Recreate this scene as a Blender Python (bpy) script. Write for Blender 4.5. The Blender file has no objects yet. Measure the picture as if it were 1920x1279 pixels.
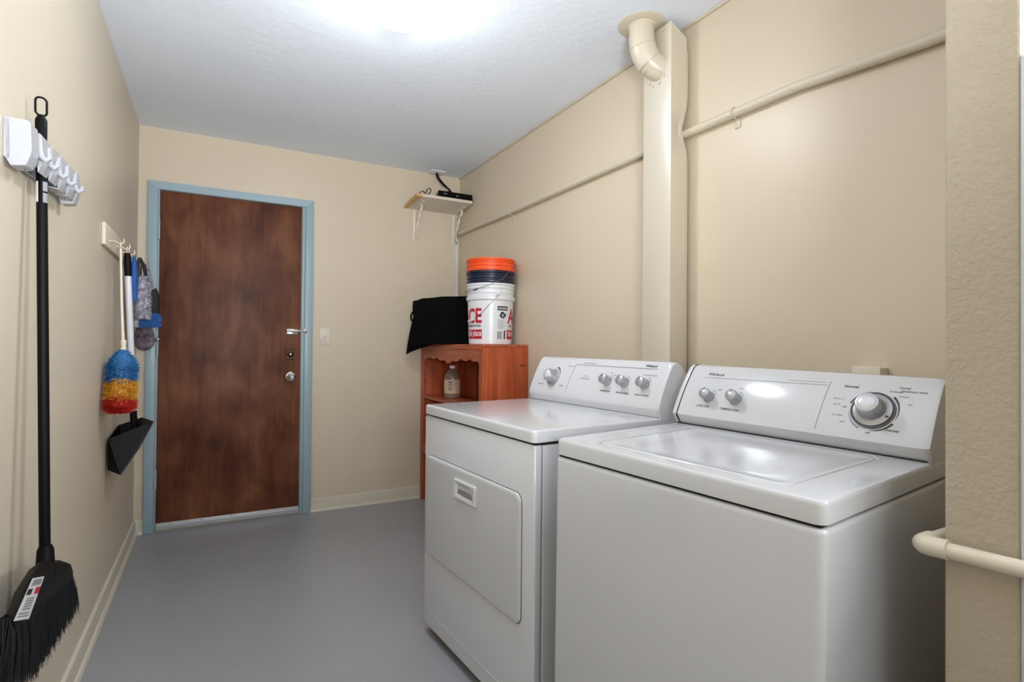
import bpy, bmesh, math, random
from mathutils import Vector, Matrix
random.seed(7)
C = bpy.context.scene.collection
sc = bpy.context.scene
PI = math.pi

# ------------------------------------------------------------------ camera
CAM = Vector((0.3925, -3.8779, 1.1215)); YAW, PIT, ROL, F = 0.5025, 0.0104, 0.0084, 1022.8435
cy, sy, cp, sp = math.cos(YAW), math.sin(YAW), math.cos(PIT), math.sin(PIT)
fw = Vector((sy*cp, cy*cp, sp)); rt = Vector((cy, -sy, 0)); up = rt.cross(fw)
c_, s_ = math.cos(ROL), math.sin(ROL)
r2, u2 = c_*rt + s_*up, -s_*rt + c_*up
cam_d = bpy.data.cameras.new('camera'); cam = bpy.data.objects.new('camera', cam_d); C.objects.link(cam)
cam_d.sensor_width = 36; cam_d.lens = F/1920*36; cam_d.clip_start = 0.02
cam.matrix_world = Matrix(((r2.x, u2.x, -fw.x, CAM.x), (r2.y, u2.y, -fw.y, CAM.y), (r2.z, u2.z, -fw.z, CAM.z), (0, 0, 0, 1)))
sc.camera = cam

# ------------------------------------------------------------------ world, lights, exposure
w = bpy.data.worlds.new('world'); sc.world = w; w.use_nodes = True
w.node_tree.nodes['Background'].inputs[0].default_value = (1, 1, 1, 1)
w.node_tree.nodes['Background'].inputs[1].default_value = 0.05
LAMP_E = 88.0          # emission of the ceiling globe
def area(name, loc, rot, sx, sy_, e, col=(1, 1, 1)):
    l = bpy.data.lights.new(name, 'AREA'); l.shape = 'RECTANGLE'; l.size = sx; l.size_y = sy_; l.energy = e; l.color = col
    o = bpy.data.objects.new(name, l); o.location = loc; o.rotation_euler = rot; C.objects.link(o); return o
area('added_up_fill', (1.95, -4.25, 1.45), (PI-math.radians(42), 0, math.radians(28)), .7, .5, 38, (.905, .95, 1))   # fill light added behind the camera, tilted up to brighten the ceiling
area('added_rear_fill', (.75, -5.62, 1.45), (PI/2, 0, 0), 1.3, 1.7, 6, (.905, .95, 1))                # broad soft fill added at the unseen end of the room
fl = area('added_narrow_fill', (.50, -4.25, 1.25), (0, 0, 0), .5, .4, 15, (.905, .95, 1))                 # added narrow-beam fill for the far ceiling and back wall
fl.rotation_euler = (Vector((1.05, 0, 3.15))-fl.location).to_track_quat('-Z', 'Y').to_euler(); fl.data.spread = math.radians(88)
sc.view_settings.view_transform = 'Standard'; sc.view_settings.look = 'None'
sc.view_settings.exposure = 0.34; sc.view_settings.gamma = 1.0; sc.view_settings.use_curve_mapping = False

# ------------------------------------------------------------------ materials
def lin(c):
    return tuple(((v/255)/12.92 if v/255 <= .04045 else ((v/255+.055)/1.055)**2.4) for v in c) + (1,)
def mat(name, col, rough=.5, metal=0., spec=.5, var=0., vscale=8., bump=0., bscale=200., coat=0., emit=None, trans=0., stretch=None, col2=None, detail=4, alpha=1., ior=1.5, croughness=.1):
    m = bpy.data.materials.new(name); m.use_nodes = True; nt = m.node_tree; b = nt.nodes['Principled BSDF']
    b.inputs['Base Color'].default_value = lin(col); b.inputs['Roughness'].default_value = rough
    b.inputs['Metallic'].default_value = metal; b.inputs['Specular IOR Level'].default_value = spec
    b.inputs['Coat Weight'].default_value = coat; b.inputs['Coat Roughness'].default_value = croughness
    b.inputs['Transmission Weight'].default_value = trans; b.inputs['IOR'].default_value = ior
    if emit: b.inputs['Emission Color'].default_value = (.905, .95, 1, 1); b.inputs['Emission Strength'].default_value = emit
    tc = nt.nodes.new('ShaderNodeTexCoord'); mp = nt.nodes.new('ShaderNodeMapping'); nt.links.new(tc.outputs['Object'], mp.inputs[0])
    if stretch: mp.inputs['Scale'].default_value = stretch
    if var or col2:
        n = nt.nodes.new('ShaderNodeTexNoise'); n.inputs['Scale'].default_value = vscale; n.inputs['Detail'].default_value = detail
        nt.links.new(mp.outputs[0], n.inputs['Vector'])
        r = nt.nodes.new('ShaderNodeValToRGB'); r.color_ramp.elements[0].position = .3; r.color_ramp.elements[1].position = .7
        a = lin(col2) if col2 else tuple(v*(1-var) for v in lin(col)[:3]) + (1,)
        r.color_ramp.elements[0].color = a; r.color_ramp.elements[1].color = lin(col)
        nt.links.new(n.outputs['Fac'], r.inputs[0]); nt.links.new(r.outputs[0], b.inputs['Base Color'])
    if bump:
        n2 = nt.nodes.new('ShaderNodeTexNoise'); n2.inputs['Scale'].default_value = bscale; n2.inputs['Detail'].default_value = 3
        nt.links.new(mp.outputs[0], n2.inputs['Vector'])
        bp = nt.nodes.new('ShaderNodeBump'); bp.inputs['Strength'].default_value = 1; bp.inputs['Distance'].default_value = bump
        nt.links.new(n2.outputs['Fac'], bp.inputs['Height']); nt.links.new(bp.outputs[0], b.inputs['Normal'])
    return m
M = {}
M['wall'] = mat('wall_paint', (216, 201, 177), .36, spec=.45, var=.03, vscale=1.5, bump=.0006, bscale=22)
M['wall_left'] = mat('wall_paint_left', (216, 204, 182), .42, spec=.4, var=.03, vscale=1.2, bump=.0008, bscale=25)
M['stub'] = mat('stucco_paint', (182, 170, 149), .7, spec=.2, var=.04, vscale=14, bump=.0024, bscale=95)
M['ceiling'] = mat('ceiling_paint', (238, 245, 255), .8, spec=.15, var=.02, vscale=3, bump=.0016, bscale=28)
M['floor'] = mat('floor_paint', (156, 156, 160), .3, spec=.45, var=.05, vscale=2.2, bump=.0008, bscale=30)
M['beige'] = mat('beige_gloss_paint', (203, 191, 168), .35, var=.03, vscale=6)
M['trim'] = mat('cream_trim_paint', (214, 206, 188), .35)
M['blue'] = mat('blue_frame_paint', (154, 177, 186), .35, var=.05, vscale=9)
M['holder'] = mat('holder_plastic', (176, 177, 181), .35)
M['white'] = mat('white_plastic', (225, 225, 225), .3)
M['enamel'] = mat('white_enamel', (208, 209, 212), .2, spec=.5, coat=.55, croughness=.10)
M['console'] = mat('white_console_plastic', (212, 212, 215), .12, spec=.5)
M['gap'] = mat('dark_gap', (22, 20, 18), .8)
M['black'] = mat('black_plastic', (4, 4, 5), .5, spec=.16)
M['blacksoft'] = mat('black_fabric', (4, 4, 6), .95, spec=.12, bump=.002, bscale=400)
M['bristle'] = mat('black_bristle', (20, 21, 24), .55, spec=.4)
M['chrome'] = mat('chrome', (205, 205, 208), .18, metal=1)
M['bronze'] = mat('dark_bronze', (62, 44, 30), .35, metal=.8)
M['knob'] = mat('knob_silver', (176, 177, 180), .3, metal=.55)
M['knobcap'] = mat('knob_cap', (214, 214, 217), .25, metal=.2)
M['ink'] = mat('dark_grey_print', (66, 66, 72), .6)
M['inklight'] = mat('light_grey_print', (142, 143, 148), .6)
M['lamp'] = mat('lamp_glass', (250, 250, 248), .3, emit=LAMP_E)
def lamp_nodes(m):      # the bulb shines down: the dome is brightest at its bottom
    nt = m.node_tree; b = nt.nodes['Principled BSDF']; g = nt.nodes.new('ShaderNodeNewGeometry'); sx_ = nt.nodes.new('ShaderNodeSeparateXYZ'); mr = nt.nodes.new('ShaderNodeMapRange')
    nt.links.new(g.outputs['Normal'], sx_.inputs[0]); nt.links.new(sx_.outputs['Z'], mr.inputs['Value'])
    mr.inputs['From Min'].default_value = -1; mr.inputs['From Max'].default_value = .15; mr.inputs['To Min'].default_value = LAMP_E; mr.inputs['To Max'].default_value = LAMP_E*.07
    nt.links.new(mr.outputs[0], b.inputs['Emission Strength'])
lamp_nodes(M['lamp'])
M['duct'] = mat('duct_paint', (212, 201, 180), .32, spec=.6)
M['ductface'] = mat('duct_gloss_paint', (214, 204, 184), .3, spec=.7, coat=1., croughness=.24)
M['ductface'].node_tree.nodes['Principled BSDF'].inputs['Coat IOR'].default_value = 2.0
M['pipe'] = mat('pipe_paint', (210, 200, 178), .4)
M['pale'] = mat('pale_grey_paint', (198, 200, 204), .4)
M['sweep'] = mat('door_sweep_metal', (205, 207, 212), .4, metal=.3)
M['orange'] = mat('orange_plastic', (243, 88, 38), .35)
M['navy'] = mat('navy_plastic', (28, 36, 58), .3)
M['bucket'] = mat('white_bucket_plastic', (226, 227, 230), .3)
M['red'] = mat('red_print', (192, 24, 46), .45)
M['paper'] = mat('label_paper', (222, 219, 216), .5)
M['kraft'] = mat('bottle_label', (200, 172, 146), .6)
M['liquid'] = mat('bottle_plastic', (172, 150, 130), .2, trans=.55)
M['wire'] = mat('steel_wire', (150, 146, 140), .3, metal=.9)
M['rod'] = mat('cream_rod', (222, 214, 196), .35)
M['alu'] = mat('white_coated_pole', (214, 214, 218), .3)
M['dblue'] = mat('duster_blue', (48, 118, 178), .6, var=.4, vscale=60)
M['dyel'] = mat('duster_yellow', (226, 160, 44), .6, var=.35, vscale=60)
M['dred'] = mat('duster_red', (205, 44, 30), .6, var=.4, vscale=60)
M['hblue'] = mat('blue_fabric', (24, 84, 160), .6)
M['bblue'] = mat('bright_blue_bristle', (18, 84, 158), .6)
M['chen'] = mat('grey_chenille', (196, 192, 204), .9, col2=(92, 88, 102), vscale=60)
M['plaid'] = mat('plum_grey_fabric', (140, 124, 136), .85, col2=(62, 56, 70), vscale=38)
M['strap'] = mat('dark_grey_strap', (38, 37, 44), .75)
M['lint'] = mat('white_fleece', (206, 206, 212), .9)
M['rawwood'] = mat('raw_edge_wood', (205, 165, 112), .6)
M['brass'] = mat('hook_brass', (214, 202, 178), .3, metal=.4)
M['plate'] = mat('switch_plate', (222, 214, 197), .4)

def door_wood():
    m = mat('stained_door_wood', (112, 62, 38), .5, spec=.3)
    nt = m.node_tree; b = nt.nodes['Principled BSDF']; tc = nt.nodes.new('ShaderNodeTexCoord')
    def noise(scale, st, det, dist=0):
        mp = nt.nodes.new('ShaderNodeMapping'); mp.inputs['Scale'].default_value = st; nt.links.new(tc.outputs['Object'], mp.inputs[0])
        n = nt.nodes.new('ShaderNodeTexNoise'); n.inputs['Scale'].default_value = scale; n.inputs['Detail'].default_value = det; n.inputs['Distortion'].default_value = dist
        nt.links.new(mp.outputs[0], n.inputs['Vector']); return n.outputs['Fac']
    a = noise(4.2, (1.25, 1, .75), 6, .3); g = noise(30, (1.5, 1, .12), 4)
    mx = nt.nodes.new('ShaderNodeMath'); mx.operation = 'MULTIPLY_ADD'; mx.inputs[1].default_value = .8
    m2 = nt.nodes.new('ShaderNodeMath'); m2.operation = 'MULTIPLY'; m2.inputs[1].default_value = .2
    nt.links.new(g, m2.inputs[0]); nt.links.new(a, mx.inputs[0]); nt.links.new(m2.outputs[0], mx.inputs[2])
    r = nt.nodes.new('ShaderNodeValToRGB'); e = r.color_ramp.elements
    e[0].position = .34; e[0].color = lin((70, 34, 19)); e[1].position = .70; e[1].color = lin((132, 86, 58))
    x = e.new(.5); x.color = lin((100, 57, 36))
    nt.links.new(mx.outputs[0], r.inputs[0]); nt.links.new(r.outputs[0], b.inputs['Base Color'])
    return m
M['door'] = door_wood()
def pine(name, c1, c2, axis):
    st = [14, 14, 14]; st[axis] = 1.1
    return mat(name, c1, .38, col2=c2, vscale=2.2, stretch=tuple(st), detail=5, spec=.45)
M['pine_v'] = pine('pine_vertical_grain', (190, 92, 50), (150, 60, 28), 2)
M['pine_h'] = pine('pine_long_grain', (192, 104, 62), (156, 68, 34), 1)
M['knot'] = mat('pine_knot', (58, 22, 10), .5)
M['shelfw'] = mat('shelf_white_paint', (216, 206, 192), .4)
M['bracket'] = mat('bracket_cream_paint', (232, 227, 215), .4)

# ------------------------------------------------------------------ mesh helpers
def bx(bm, x0, x1, y0, y1, z0, z1, bev=0., seg=2):
    r = bmesh.ops.create_cube(bm, size=1)
    vs = r['verts']
    for v in vs: v.co = Vector(((x0+x1)/2+v.co.x*(x1-x0), (y0+y1)/2+v.co.y*(y1-y0), (z0+z1)/2+v.co.z*(z1-z0)))
    if bev:
        es = list({e for v in vs for e in v.link_edges})
        bmesh.ops.bevel(bm, geom=es, offset=bev, segments=seg, profile=.5, affect='EDGES')
def tube(bm, pts, r, n=12, closed=False, caps=True):
    pts = [Vector(p) for p in pts]; N = len(pts); rs = r if isinstance(r, (list, tuple)) else [r]*N
    rings = []; prev = None
    for i, p in enumerate(pts):
        if closed: d = pts[(i+1) % N]-pts[i-1]
        else: d = pts[min(i+1, N-1)]-pts[max(i-1, 0)]
        d.normalize()
        if prev is None:
            a = Vector((0, 0, 1)) if abs(d.z) < .9 else Vector((1, 0, 0)); x = d.cross(a).normalized()
        else: x = (prev - d*prev.dot(d)).normalized()
        prev = x; y = d.cross(x)
        rings.append([bm.verts.new(p+(x*math.cos(2*PI*k/n)+y*math.sin(2*PI*k/n))*rs[i]) for k in range(n)])
    for i in range(N if closed else N-1):
        A, B = rings[i], rings[(i+1) % N]
        for k in range(n): bm.faces.new((A[k], A[(k+1) % n], B[(k+1) % n], B[k]))
    if caps and not closed:
        bm.faces.new(rings[0][::-1]); bm.faces.new(rings[-1])
def lathe(bm, prof, mtx=Matrix.Identity(4), n=32, cap=True):
    """prof: (r, h) pairs; axis local Z"""
    rings = []
    for r, h in prof:
        rings.append([bm.verts.new(mtx @ Vector((max(r, 1e-5)*math.cos(2*PI*k/n), max(r, 1e-5)*math.sin(2*PI*k/n), h))) for k in range(n)])
    for A, B in zip(rings, rings[1:]):
        for k in range(n): bm.faces.new((A[k], A[(k+1) % n], B[(k+1) % n], B[k]))
    if cap: bm.faces.new(rings[0][::-1]); bm.faces.new(rings[-1])
def axis_m(loc, d):
    """matrix whose local Z points along d, placed at loc"""
    q = Vector(d).normalized().to_track_quat('Z', 'Y'); return Matrix.Translation(Vector(loc)) @ q.to_matrix().to_4x4()
def prism(bm, poly, f0, f1):
    """poly: 2D points; f0,f1 map a 2D point to 3D on both ends"""
    A = [bm.verts.new(f0(p)) for p in poly]; B = [bm.verts.new(f1(p)) for p in poly]; n = len(poly)
    bm.faces.new(A); bm.faces.new(B[::-1])
    for i in range(n): bm.faces.new((A[i], B[i], B[(i+1) % n], A[(i+1) % n]))
def rrect(a0, a1, b0, b1, r, n=6):
    r = min(r, (a1-a0)/2-1e-4, (b1-b0)/2-1e-4); out = []
    for cx, cy_, s in ((a1-r, b1-r, 0), (a0+r, b1-r, 1), (a0+r, b0+r, 2), (a1-r, b0+r, 3)):
        for k in range(n+1):
            t = (s + k/n)*PI/2; out.append((cx+r*math.cos(t), cy_+r*math.sin(t)))
    return out
def loft(bm, loops, f, n=6, cap0=True, cap1=True):
    """loops: (a0,a1,b0,b1,radius,h); f maps (a,b,h) to 3D"""
    rings = [[bm.verts.new(f(a, b, L[5])) for a, b in rrect(*L[:5], n=n)] for L in loops]
    m = len(rings[0])
    for A, B in zip(rings, rings[1:]):
        for k in range(m): bm.faces.new((A[k], A[(k+1) % m], B[(k+1) % m], B[k]))
    if cap0: bm.faces.new(rings[0][::-1])
    if cap1: bm.faces.new(rings[-1])
XYZ = lambda a, b, h: (a, b, h)
def obj(name, bm, m, parent=None, smooth=40, sub=0):
    bmesh.ops.recalc_face_normals(bm, faces=bm.faces)
    me = bpy.data.meshes.new(name); bm.to_mesh(me); bm.free()
    me.materials.append(M[m] if isinstance(m, str) else m)
    o = bpy.data.objects.new(name, me); C.objects.link(o)
    if parent is not None: o.parent = parent
    if smooth:
        for p in me.polygons: p.use_smooth = True
        me.set_sharp_from_angle(angle=math.radians(smooth))
    if sub: md = o.modifiers.new('sub', 'SUBSURF'); md.levels = sub; md.render_levels = sub
    return o
def nb(): return bmesh.new()
def tag(o, label, cat, group=None):
    o['label'] = label; o['category'] = cat
    if group: o['group'] = group
    return o
def thing(name, label, cat, loc=(0, 0, 0), group=None, mtx=None):
    o = bpy.data.objects.new(name, None); o.empty_display_size = .05; C.objects.link(o)
    if mtx is not None: o.matrix_world = mtx
    else: o.location = loc
    return tag(o, label, cat, group)
def struct(name, bm, m, parent=None, smooth=0):
    o = obj(name, bm, m, parent, smooth)
    if parent is None: o['kind'] = 'structure'
    return o
def boxobj(name, dims, m, parent=None, bev=0., smooth=40):
    b = nb(); bx(b, *dims, bev); return obj(name, b, m, parent, smooth)
def text(name, s, size, m, mtx, parent, bend=None, align='CENTER', sx=1., bold=0.):
    cu = bpy.data.curves.new('t', 'FONT'); cu.body = s; cu.size = size; cu.align_x = align; cu.extrude = .00015; cu.resolution_u = 2; cu.offset = bold
    to = bpy.data.objects.new('t', cu); C.objects.link(to); dg = bpy.context.evaluated_depsgraph_get(); dg.update()
    me = bpy.data.meshes.new_from_object(to.evaluated_get(dg)); bpy.data.objects.remove(to); bpy.data.curves.remove(cu)
    me.name = name
    if bend:
        bb_ = nb(); bb_.from_mesh(me); xs = [v.co.x for v in bb_.verts]; q = min(xs)
        while q < max(xs):
            q += .006; bmesh.ops.bisect_plane(bb_, geom=bb_.verts[:]+bb_.edges[:]+bb_.faces[:], plane_co=(q, 0, 0), plane_no=(1, 0, 0))
        bb_.to_mesh(me); bb_.free()
    for v in me.vertices:
        p = Vector((v.co.x*sx, v.co.y, v.co.z)); v.co = bend(p) if bend else mtx @ p
    me.materials.clear(); me.materials.append(M[m]); o = bpy.data.objects.new(name, me); C.objects.link(o); o.parent = parent; return o
def copyobj(o, parent=None, name=None):
    c = o.copy(); C.objects.link(c)
    if parent is not None: c.parent = parent
    return c

# ------------------------------------------------------------------ room shell
W, H = 2.0515, 2.4154
YN = -5.7; XE = 2.75; SX, SY, ST = 1.5, -3.412, -3.514
DL, DR, DT = .0478, .9828, 2.09
b = nb(); bx(b, -.12, XE+.1, YN-.1, .12, -.1, 0); struct('floor', b, 'floor')
b = nb(); bx(b, -.12, XE+.1, YN-.1, .12, H, H+.1); struct('ceiling', b, 'ceiling')
b = nb(); bx(b, -.12, 0, YN, .12, 0, H); struct('wall_left', b, 'wall_left')
b = nb(); bx(b, 0, W+.12, 0, .12, 0, H); struct('wall_back', b, 'wall')
b = nb(); bx(b, W, W+.12, SY, 0, 0, H); struct('wall_right', b, 'wall')
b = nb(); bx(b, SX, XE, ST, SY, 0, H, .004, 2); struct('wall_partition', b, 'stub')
b = nb(); bx(b, XE, XE+.1, YN, ST, 0, H); struct('wall_far_right', b, 'wall')
b = nb(); bx(b, 0, XE, YN-.1, YN, 0, H); struct('wall_front', b, 'wall')
# baseboards with shoe moulding
def board(name, run, m='trim'):
    b = nb()
    (x0, y0), (x1, y1), (nx, ny) = run
    prof = [(0, 0), (.024, 0), (.023, .009), (.018, .016), (.012, .018), (.012, .074), (.010, .082), (.004, .086), (0, .086)]
    prism(b, prof, lambda p: (x0+nx*p[0], y0+ny*p[0], p[1]), lambda p: (x1+nx*p[0], y1+ny*p[0], p[1])); return struct(name, b, m, smooth=30)
board('baseboard_left', ((0, YN), (0, 0), (1, 0)))
board('baseboard_back', ((DR, 0), (W, 0), (0, -1)))
board('baseboard_corner', ((.0, 0), (DL-.001, 0), (0, -1)))
board('baseboard_right', ((W, 0), (W, SY), (-1, 0)))
b = nb(); tube(b, [(W-.004, 0, H-.005), (W-.004, SY, H-.005)], .006, 8); struct('trim_1', b, 'beige', smooth=40)
b = nb(); bx(b, SX-.006, SX+.055, ST-.022, ST, 0, 1.585, .006, 3); struct('trim_2', b, 'pale', smooth=40)

# ------------------------------------------------------------------ door in the back wall
door = thing('door_1', 'x', 'x'); del door['label'], door['category']; door['kind'] = 'structure'
PL, PR, PT = .111, .9086, 2.04
b = nb()
for x0, x1, y1 in ((DL, DL+.052, -.028), (DR-.052, DR, -.028)):
    bx(b, x0, x1, y1, 0, 0, DT, .004, 2)
obj('casing', b, 'blue', door, 30)
b = nb(); prism(b, [(DL, DT), (DR, DT), (DR-.052, DT-.046), (DL+.052, DT-.046)], lambda p: (p[0], 0, p[1]), lambda p: (p[0], -.0285, p[1])); obj('casing', b, 'blue', door, 30)
b = nb()
bx(b, DL+.052, PL-.002, -.02, 0, 0, DT-.046, .002); bx(b, PR+.004, DR-.052, -.02, 0, 0, DT-.046, .002); bx(b, DL+.052, DR-.052, -.02, 0, PT+.003, DT-.046, .002)
obj('jamb_stop', b, 'blue', door, 30)
boxobj('door_panel', (PL, PR, -.012, -.001, .052, PT), 'door', door, .001)
b = nb(); bx(b, PL, PR, -.016, -.001, .012, .052, .002); bx(b, PL, PR, -.022, -.014, .03, .036, .001)
sw = obj('door_sweep', b, 'sweep', door)
for i in range(5):
    b = nb(); lathe(b, [(.004, 0), (.003, .002), (0.0005, .0025)], axis_m((PL+.07+i*.165, -.016, .044), (0, -1, 0)), 10); obj('screw', b, 'chrome', sw)
for z in (1.80, .32):
    b = nb(); bx(b, .096, .111, -.031, -.012, z-.058, z+.058, .002); tube(b, [(.108, -.031, z-.058), (.108, -.031, z+.058)], .006, 12); obj('hinge', b, 'blue', door)
b = nb(); bx(b, .096, .111, -.031, -.012, 1.05, 1.14, .002); tube(b, [(.108, -.031, 1.045), (.108, -.031, 1.15)], .006, 12); h = obj('hinge', b, 'blue', door)
b = nb(); tube(b, [(.108, -.033, 1.15), (.10, -.06, 1.152), (.06, -.075, 1.148)], .004, 10); tube(b, [(.108, -.033, 1.137), (.075, -.06, 1.132), (.05, -.07, 1.13)], .004, 10)
lathe(b, [(.007, 0), (.009, .003), (.009, .014), (.003, .016)], axis_m((.108, -.033, 1.145), (.3, -.7, .5)), 14); obj('hinge_stop', b, 'chrome', h)
# slide bolt
b = nb(); bx(b, .822, .888, -.017, -.012, 1.190, 1.226, .001); tube(b, [(.822, -.024, 1.213), (.905, -.024, 1.213)], .0085, 16); tube(b, [(.845, -.024, 1.213), (.845, -.045, 1.209)], .004, 10)
bx(b, .822, .89, -.022, -.012, 1.193, 1.203, .001)
bolt = obj('slide_bolt', b, 'chrome', door); bolt['label'] = 'chrome slide bolt'
b = nb(); tube(b, [(.915, -.033, 1.213), (.948, -.033, 1.213)], .007, 14); bx(b, .925, .945, -.034, -.027, 1.20, 1.226, .001); obj('bolt_keeper', b, 'chrome', door)
# ornate bronze plate with a small knob
b = nb(); poly = []
for k in range(48):
    t = 2*PI*k/48; r = .030*(1-.12*math.cos(4*t)+.09*math.cos(8*t)); poly.append((r*math.sin(t)*.98, r*math.cos(t)*1.25))
prism(b, poly, lambda p: (.846+p[0], -.012, 1.058+p[1]), lambda p: (.846+p[0]*.9, -.018, 1.058+p[1]*.9))
lathe(b, [(.02, 0), (.017, .004), (.013, .005), (.014, .009), (.010, .012)], axis_m((.846, -.018, 1.058), (0, -1, 0)), 24)
pl = obj('knocker_plate', b, 'bronze', door, 30); pl['label'] = 'dark bronze scalloped plate'
b = nb(); lathe(b, [(.006, 0), (.008, .004), (.007, .009), (.001, .011)], axis_m((.846, -.030, 1.058), (0, -1, 0)), 16); obj('plate_knob', b, 'chrome', pl)
b = nb(); lathe(b, [(.031, 0), (.030, .006), (.014, .010), (.012, .028), (.024, .036), (.028, .050), (.026, .062), (.016, .067), (.0115, .064), (.001, .064)], axis_m((.850, -.012, .912), (0, -1, 0)), 32)
kn = obj('door_knob', b, 'chrome', door, 30); kn['label'] = 'round chrome door knob'
b = nb(); lathe(b, [(.010, 0), (.009, .003), (.001, .003)], axis_m((.850, -.076, .912), (0, -1, 0)), 16); bx(b, .8485, .8515, -.081, -.078, .905, .919); obj('lock_button', b, 'wire', kn)
boxobj('strike_plate', (.911, .919, -.022, -.012, .86, .945), 'blue', door, .001)

# ------------------------------------------------------------------ ceiling lamp
LX, LY = .98, -1.95
t = thing('ceiling_lamp', 'lit white glass dome lamp fixed to the middle of the ceiling', 'lamp', (LX, LY, H))
b = nb(); lathe(b, [(.112, 0), (.113, -.024), (.108, -.027), (.05, -.027)], Matrix.Identity(4), 40); obj('lamp_base', b, 'white', t)
b = nb(); pr = [(.098, -.026)] + [(.103*math.sin(a), -.060-.073*math.cos(a)) for a in [PI*.60-PI*.60*k/14 for k in range(15)]]
lathe(b, pr, Matrix.Identity(4), 40); obj('glass_globe', b, 'lamp', t)

# ------------------------------------------------------------------ exhaust duct and elbow
du = thing('exhaust_duct', 'tall flat rectangular vent duct painted cream on the right wall', 'duct', (2.0, -2.24, .15))
b = nb(); zs = [.1, .9, 1.5, 1.80, 1.86, 1.90, 1.94, 1.97, 2.00, 2.03, 2.07, 2.12, 2.18, 2.3, 2.355]
zs = [round(z, 4) for z in zs]; rings = []
o0 = Vector((2.0, -2.24, .15))
def dent(z):
    return .020*math.exp(-((z-1.985)/.065)**2)
for z in zs:
    d = dent(z); zf = z
    q = [(1.947, -2.165, z), (1.9455, -2.170, z), (1.9455, -2.314, z), (1.947, -2.319, z), (1.985, -2.319+d*.5, z), (2.012-d*.6, -2.319+d*.9, z), (2.030-d*.9, -2.319+d*.6, z), (2.032-d*.9, -2.315+d*.6, z), (2.032-d*.9, -2.165, z)]
    if z == zs[-1]: q = [(x, y, 2.398-(x-1.947)*.55) for x, y, _ in q]
    rings.append([b.verts.new(Vector(p)-o0) for p in q])
for A, B in zip(rings, rings[1:]):
    for k in range(9): b.faces.new((A[k], A[(k+1) % 9], B[(k+1) % 9], B[k]))
b.faces.new(rings[0][::-1]); b.faces.new(rings[-1])
dbo = obj('duct_body', b, 'duct', du, 35); dbo.data.materials.append(M['ductface'])
for p_ in dbo.data.polygons:
    if p_.normal.x < -.9: p_.material_index = 1
b = nb(); tube(b, [Vector((2.033-dent(z)*.9, -2.3195+dent(z)*.6, z))-o0 for z in zs[:-1]], .0022, 6); obj('duct_seam', b, 'duct', du)
# elbow is locked to the duct: part of it
e0 = Vector((1.885, -2.220, H)); pth = []
P0, P1, P2, P3 = e0+Vector((0, 0, -.004)), e0+Vector((-.006, .004, -.095)), Vector((1.893, -2.226, 2.262)), Vector((1.968, -2.250, 2.238))
for k in range(17):
    s = k/16; pth.append(P0*(1-s)**3+P1*3*s*(1-s)**2+P2*3*s*s*(1-s)+P3*s**3)
def seg(i0, i1, r): 
    b = nb(); tube(b, [p-o0 for p in pth[i0:i1+1]], r, 32); return b
el = obj('vent_elbow', seg(0, 6, .050), 'duct', du, 60)
obj('elbow_section', seg(6, 11, .0515), 'duct', el, 60); obj('elbow_section', seg(11, 16, .0500), 'duct', el, 60)
for i, r in ((6, .0540), (11, .0545), (12, .0530)):
    b = nb(); d = (pth[i+1]-pth[i-1]).normalized(); tube(b, [pth[i]-d*.002-o0, pth[i]+d*.002-o0], r, 32); obj('elbow_bead', b, 'duct', el, 40)
b = nb(); lathe(b, [(.092, 0), (.094, -.003), (.090, -.006), (.056, -.008), (.051, -.014)], Matrix.Translation(Vector((1.885, -2.220, H))-o0), 48); obj('ceiling_flange', b, 'duct', du)
for k, a in enumerate((-2.35, -1.85, -1.2, -.75)):
    yy, zz = -2.243+.058*math.cos(a)*1.0, 2.250+.068*math.sin(a)
    b = nb(); bx(b, 1.9405-o0.x, 1.9457-o0.x, yy-.004-o0.y, yy+.004-o0.y, zz-.009-o0.z, zz+.006-o0.z, .001); obj('fixing_tab', b, 'duct', du)

# ------------------------------------------------------------------ wall conduit pipe and straps
b = nb(); px = W-.0175
tube(b, [(px, -.002, 1.982), (px, -.9, 1.972), (px, -1.8, 1.974), (px, -2.3, 1.974), (px, -2.78, 1.968), (px, -3.15, 1.936), (px, -3.40, 1.925)], .0168, 20)
cp_ = thing('conduit_pipe', 'cream painted pipe running high along the right wall behind the duct', 'pipe', (0, 0, 0)); obj('pipe', b, 'pipe', cp_, 60)
for y, z in ((-.866, 1.972), (-2.545, 1.971)):
    b = nb(); tube(b, [(W-.0005, y, z+.019), (W-.018, y, z+.0195), (W-.034, y, z+.012), (W-.0375, y, z), (W-.034, y, z-.012), (W-.018, y, z-.0195), (W-.0025, y, z-.019)], .0028, 8)
    bx(b, W-.004, W-.001, y-.012, y+.012, z-.052, z-.016, .002); lathe(b, [(.0045, 0), (.004, .002), (.001, .003)], axis_m((W-.004, y, z-.038), (-1, 0, 0)), 10)
    obj('pipe_strap', b, 'pipe', cp_, 40)
# handrail-like pipe wrapped round the partition
wp = thing('pipe_bend', 'cream plastic pipe wrapping round the edge of the partition wall', 'pipe', (0, 0, 0))
ex, ey, ez = 1.4785, -3.388, .785
b = nb(); tube(b, [(W-.002, ey, ez+.002), (ex+.02, ey, ez)], .0133, 20); obj('pipe', b, 'pipe', wp, 60)
b = nb(); tube(b, [(ex, ey-.02, ez), (ex, -4.25, ez+.03)], .0133, 20); obj('pipe', b, 'pipe', wp, 60)
b = nb(); tube(b, [(ex+.032, ey, ez), (ex+.012, ey, ez), (ex+.004, ey-.001, ez), (ex+.001, ey-.004, ez), (ex, ey-.010, ez), (ex, ey-.040, ez+.0015)], .0168, 20); obj('elbow_fitting', b, 'pipe', wp, 60)

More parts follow.
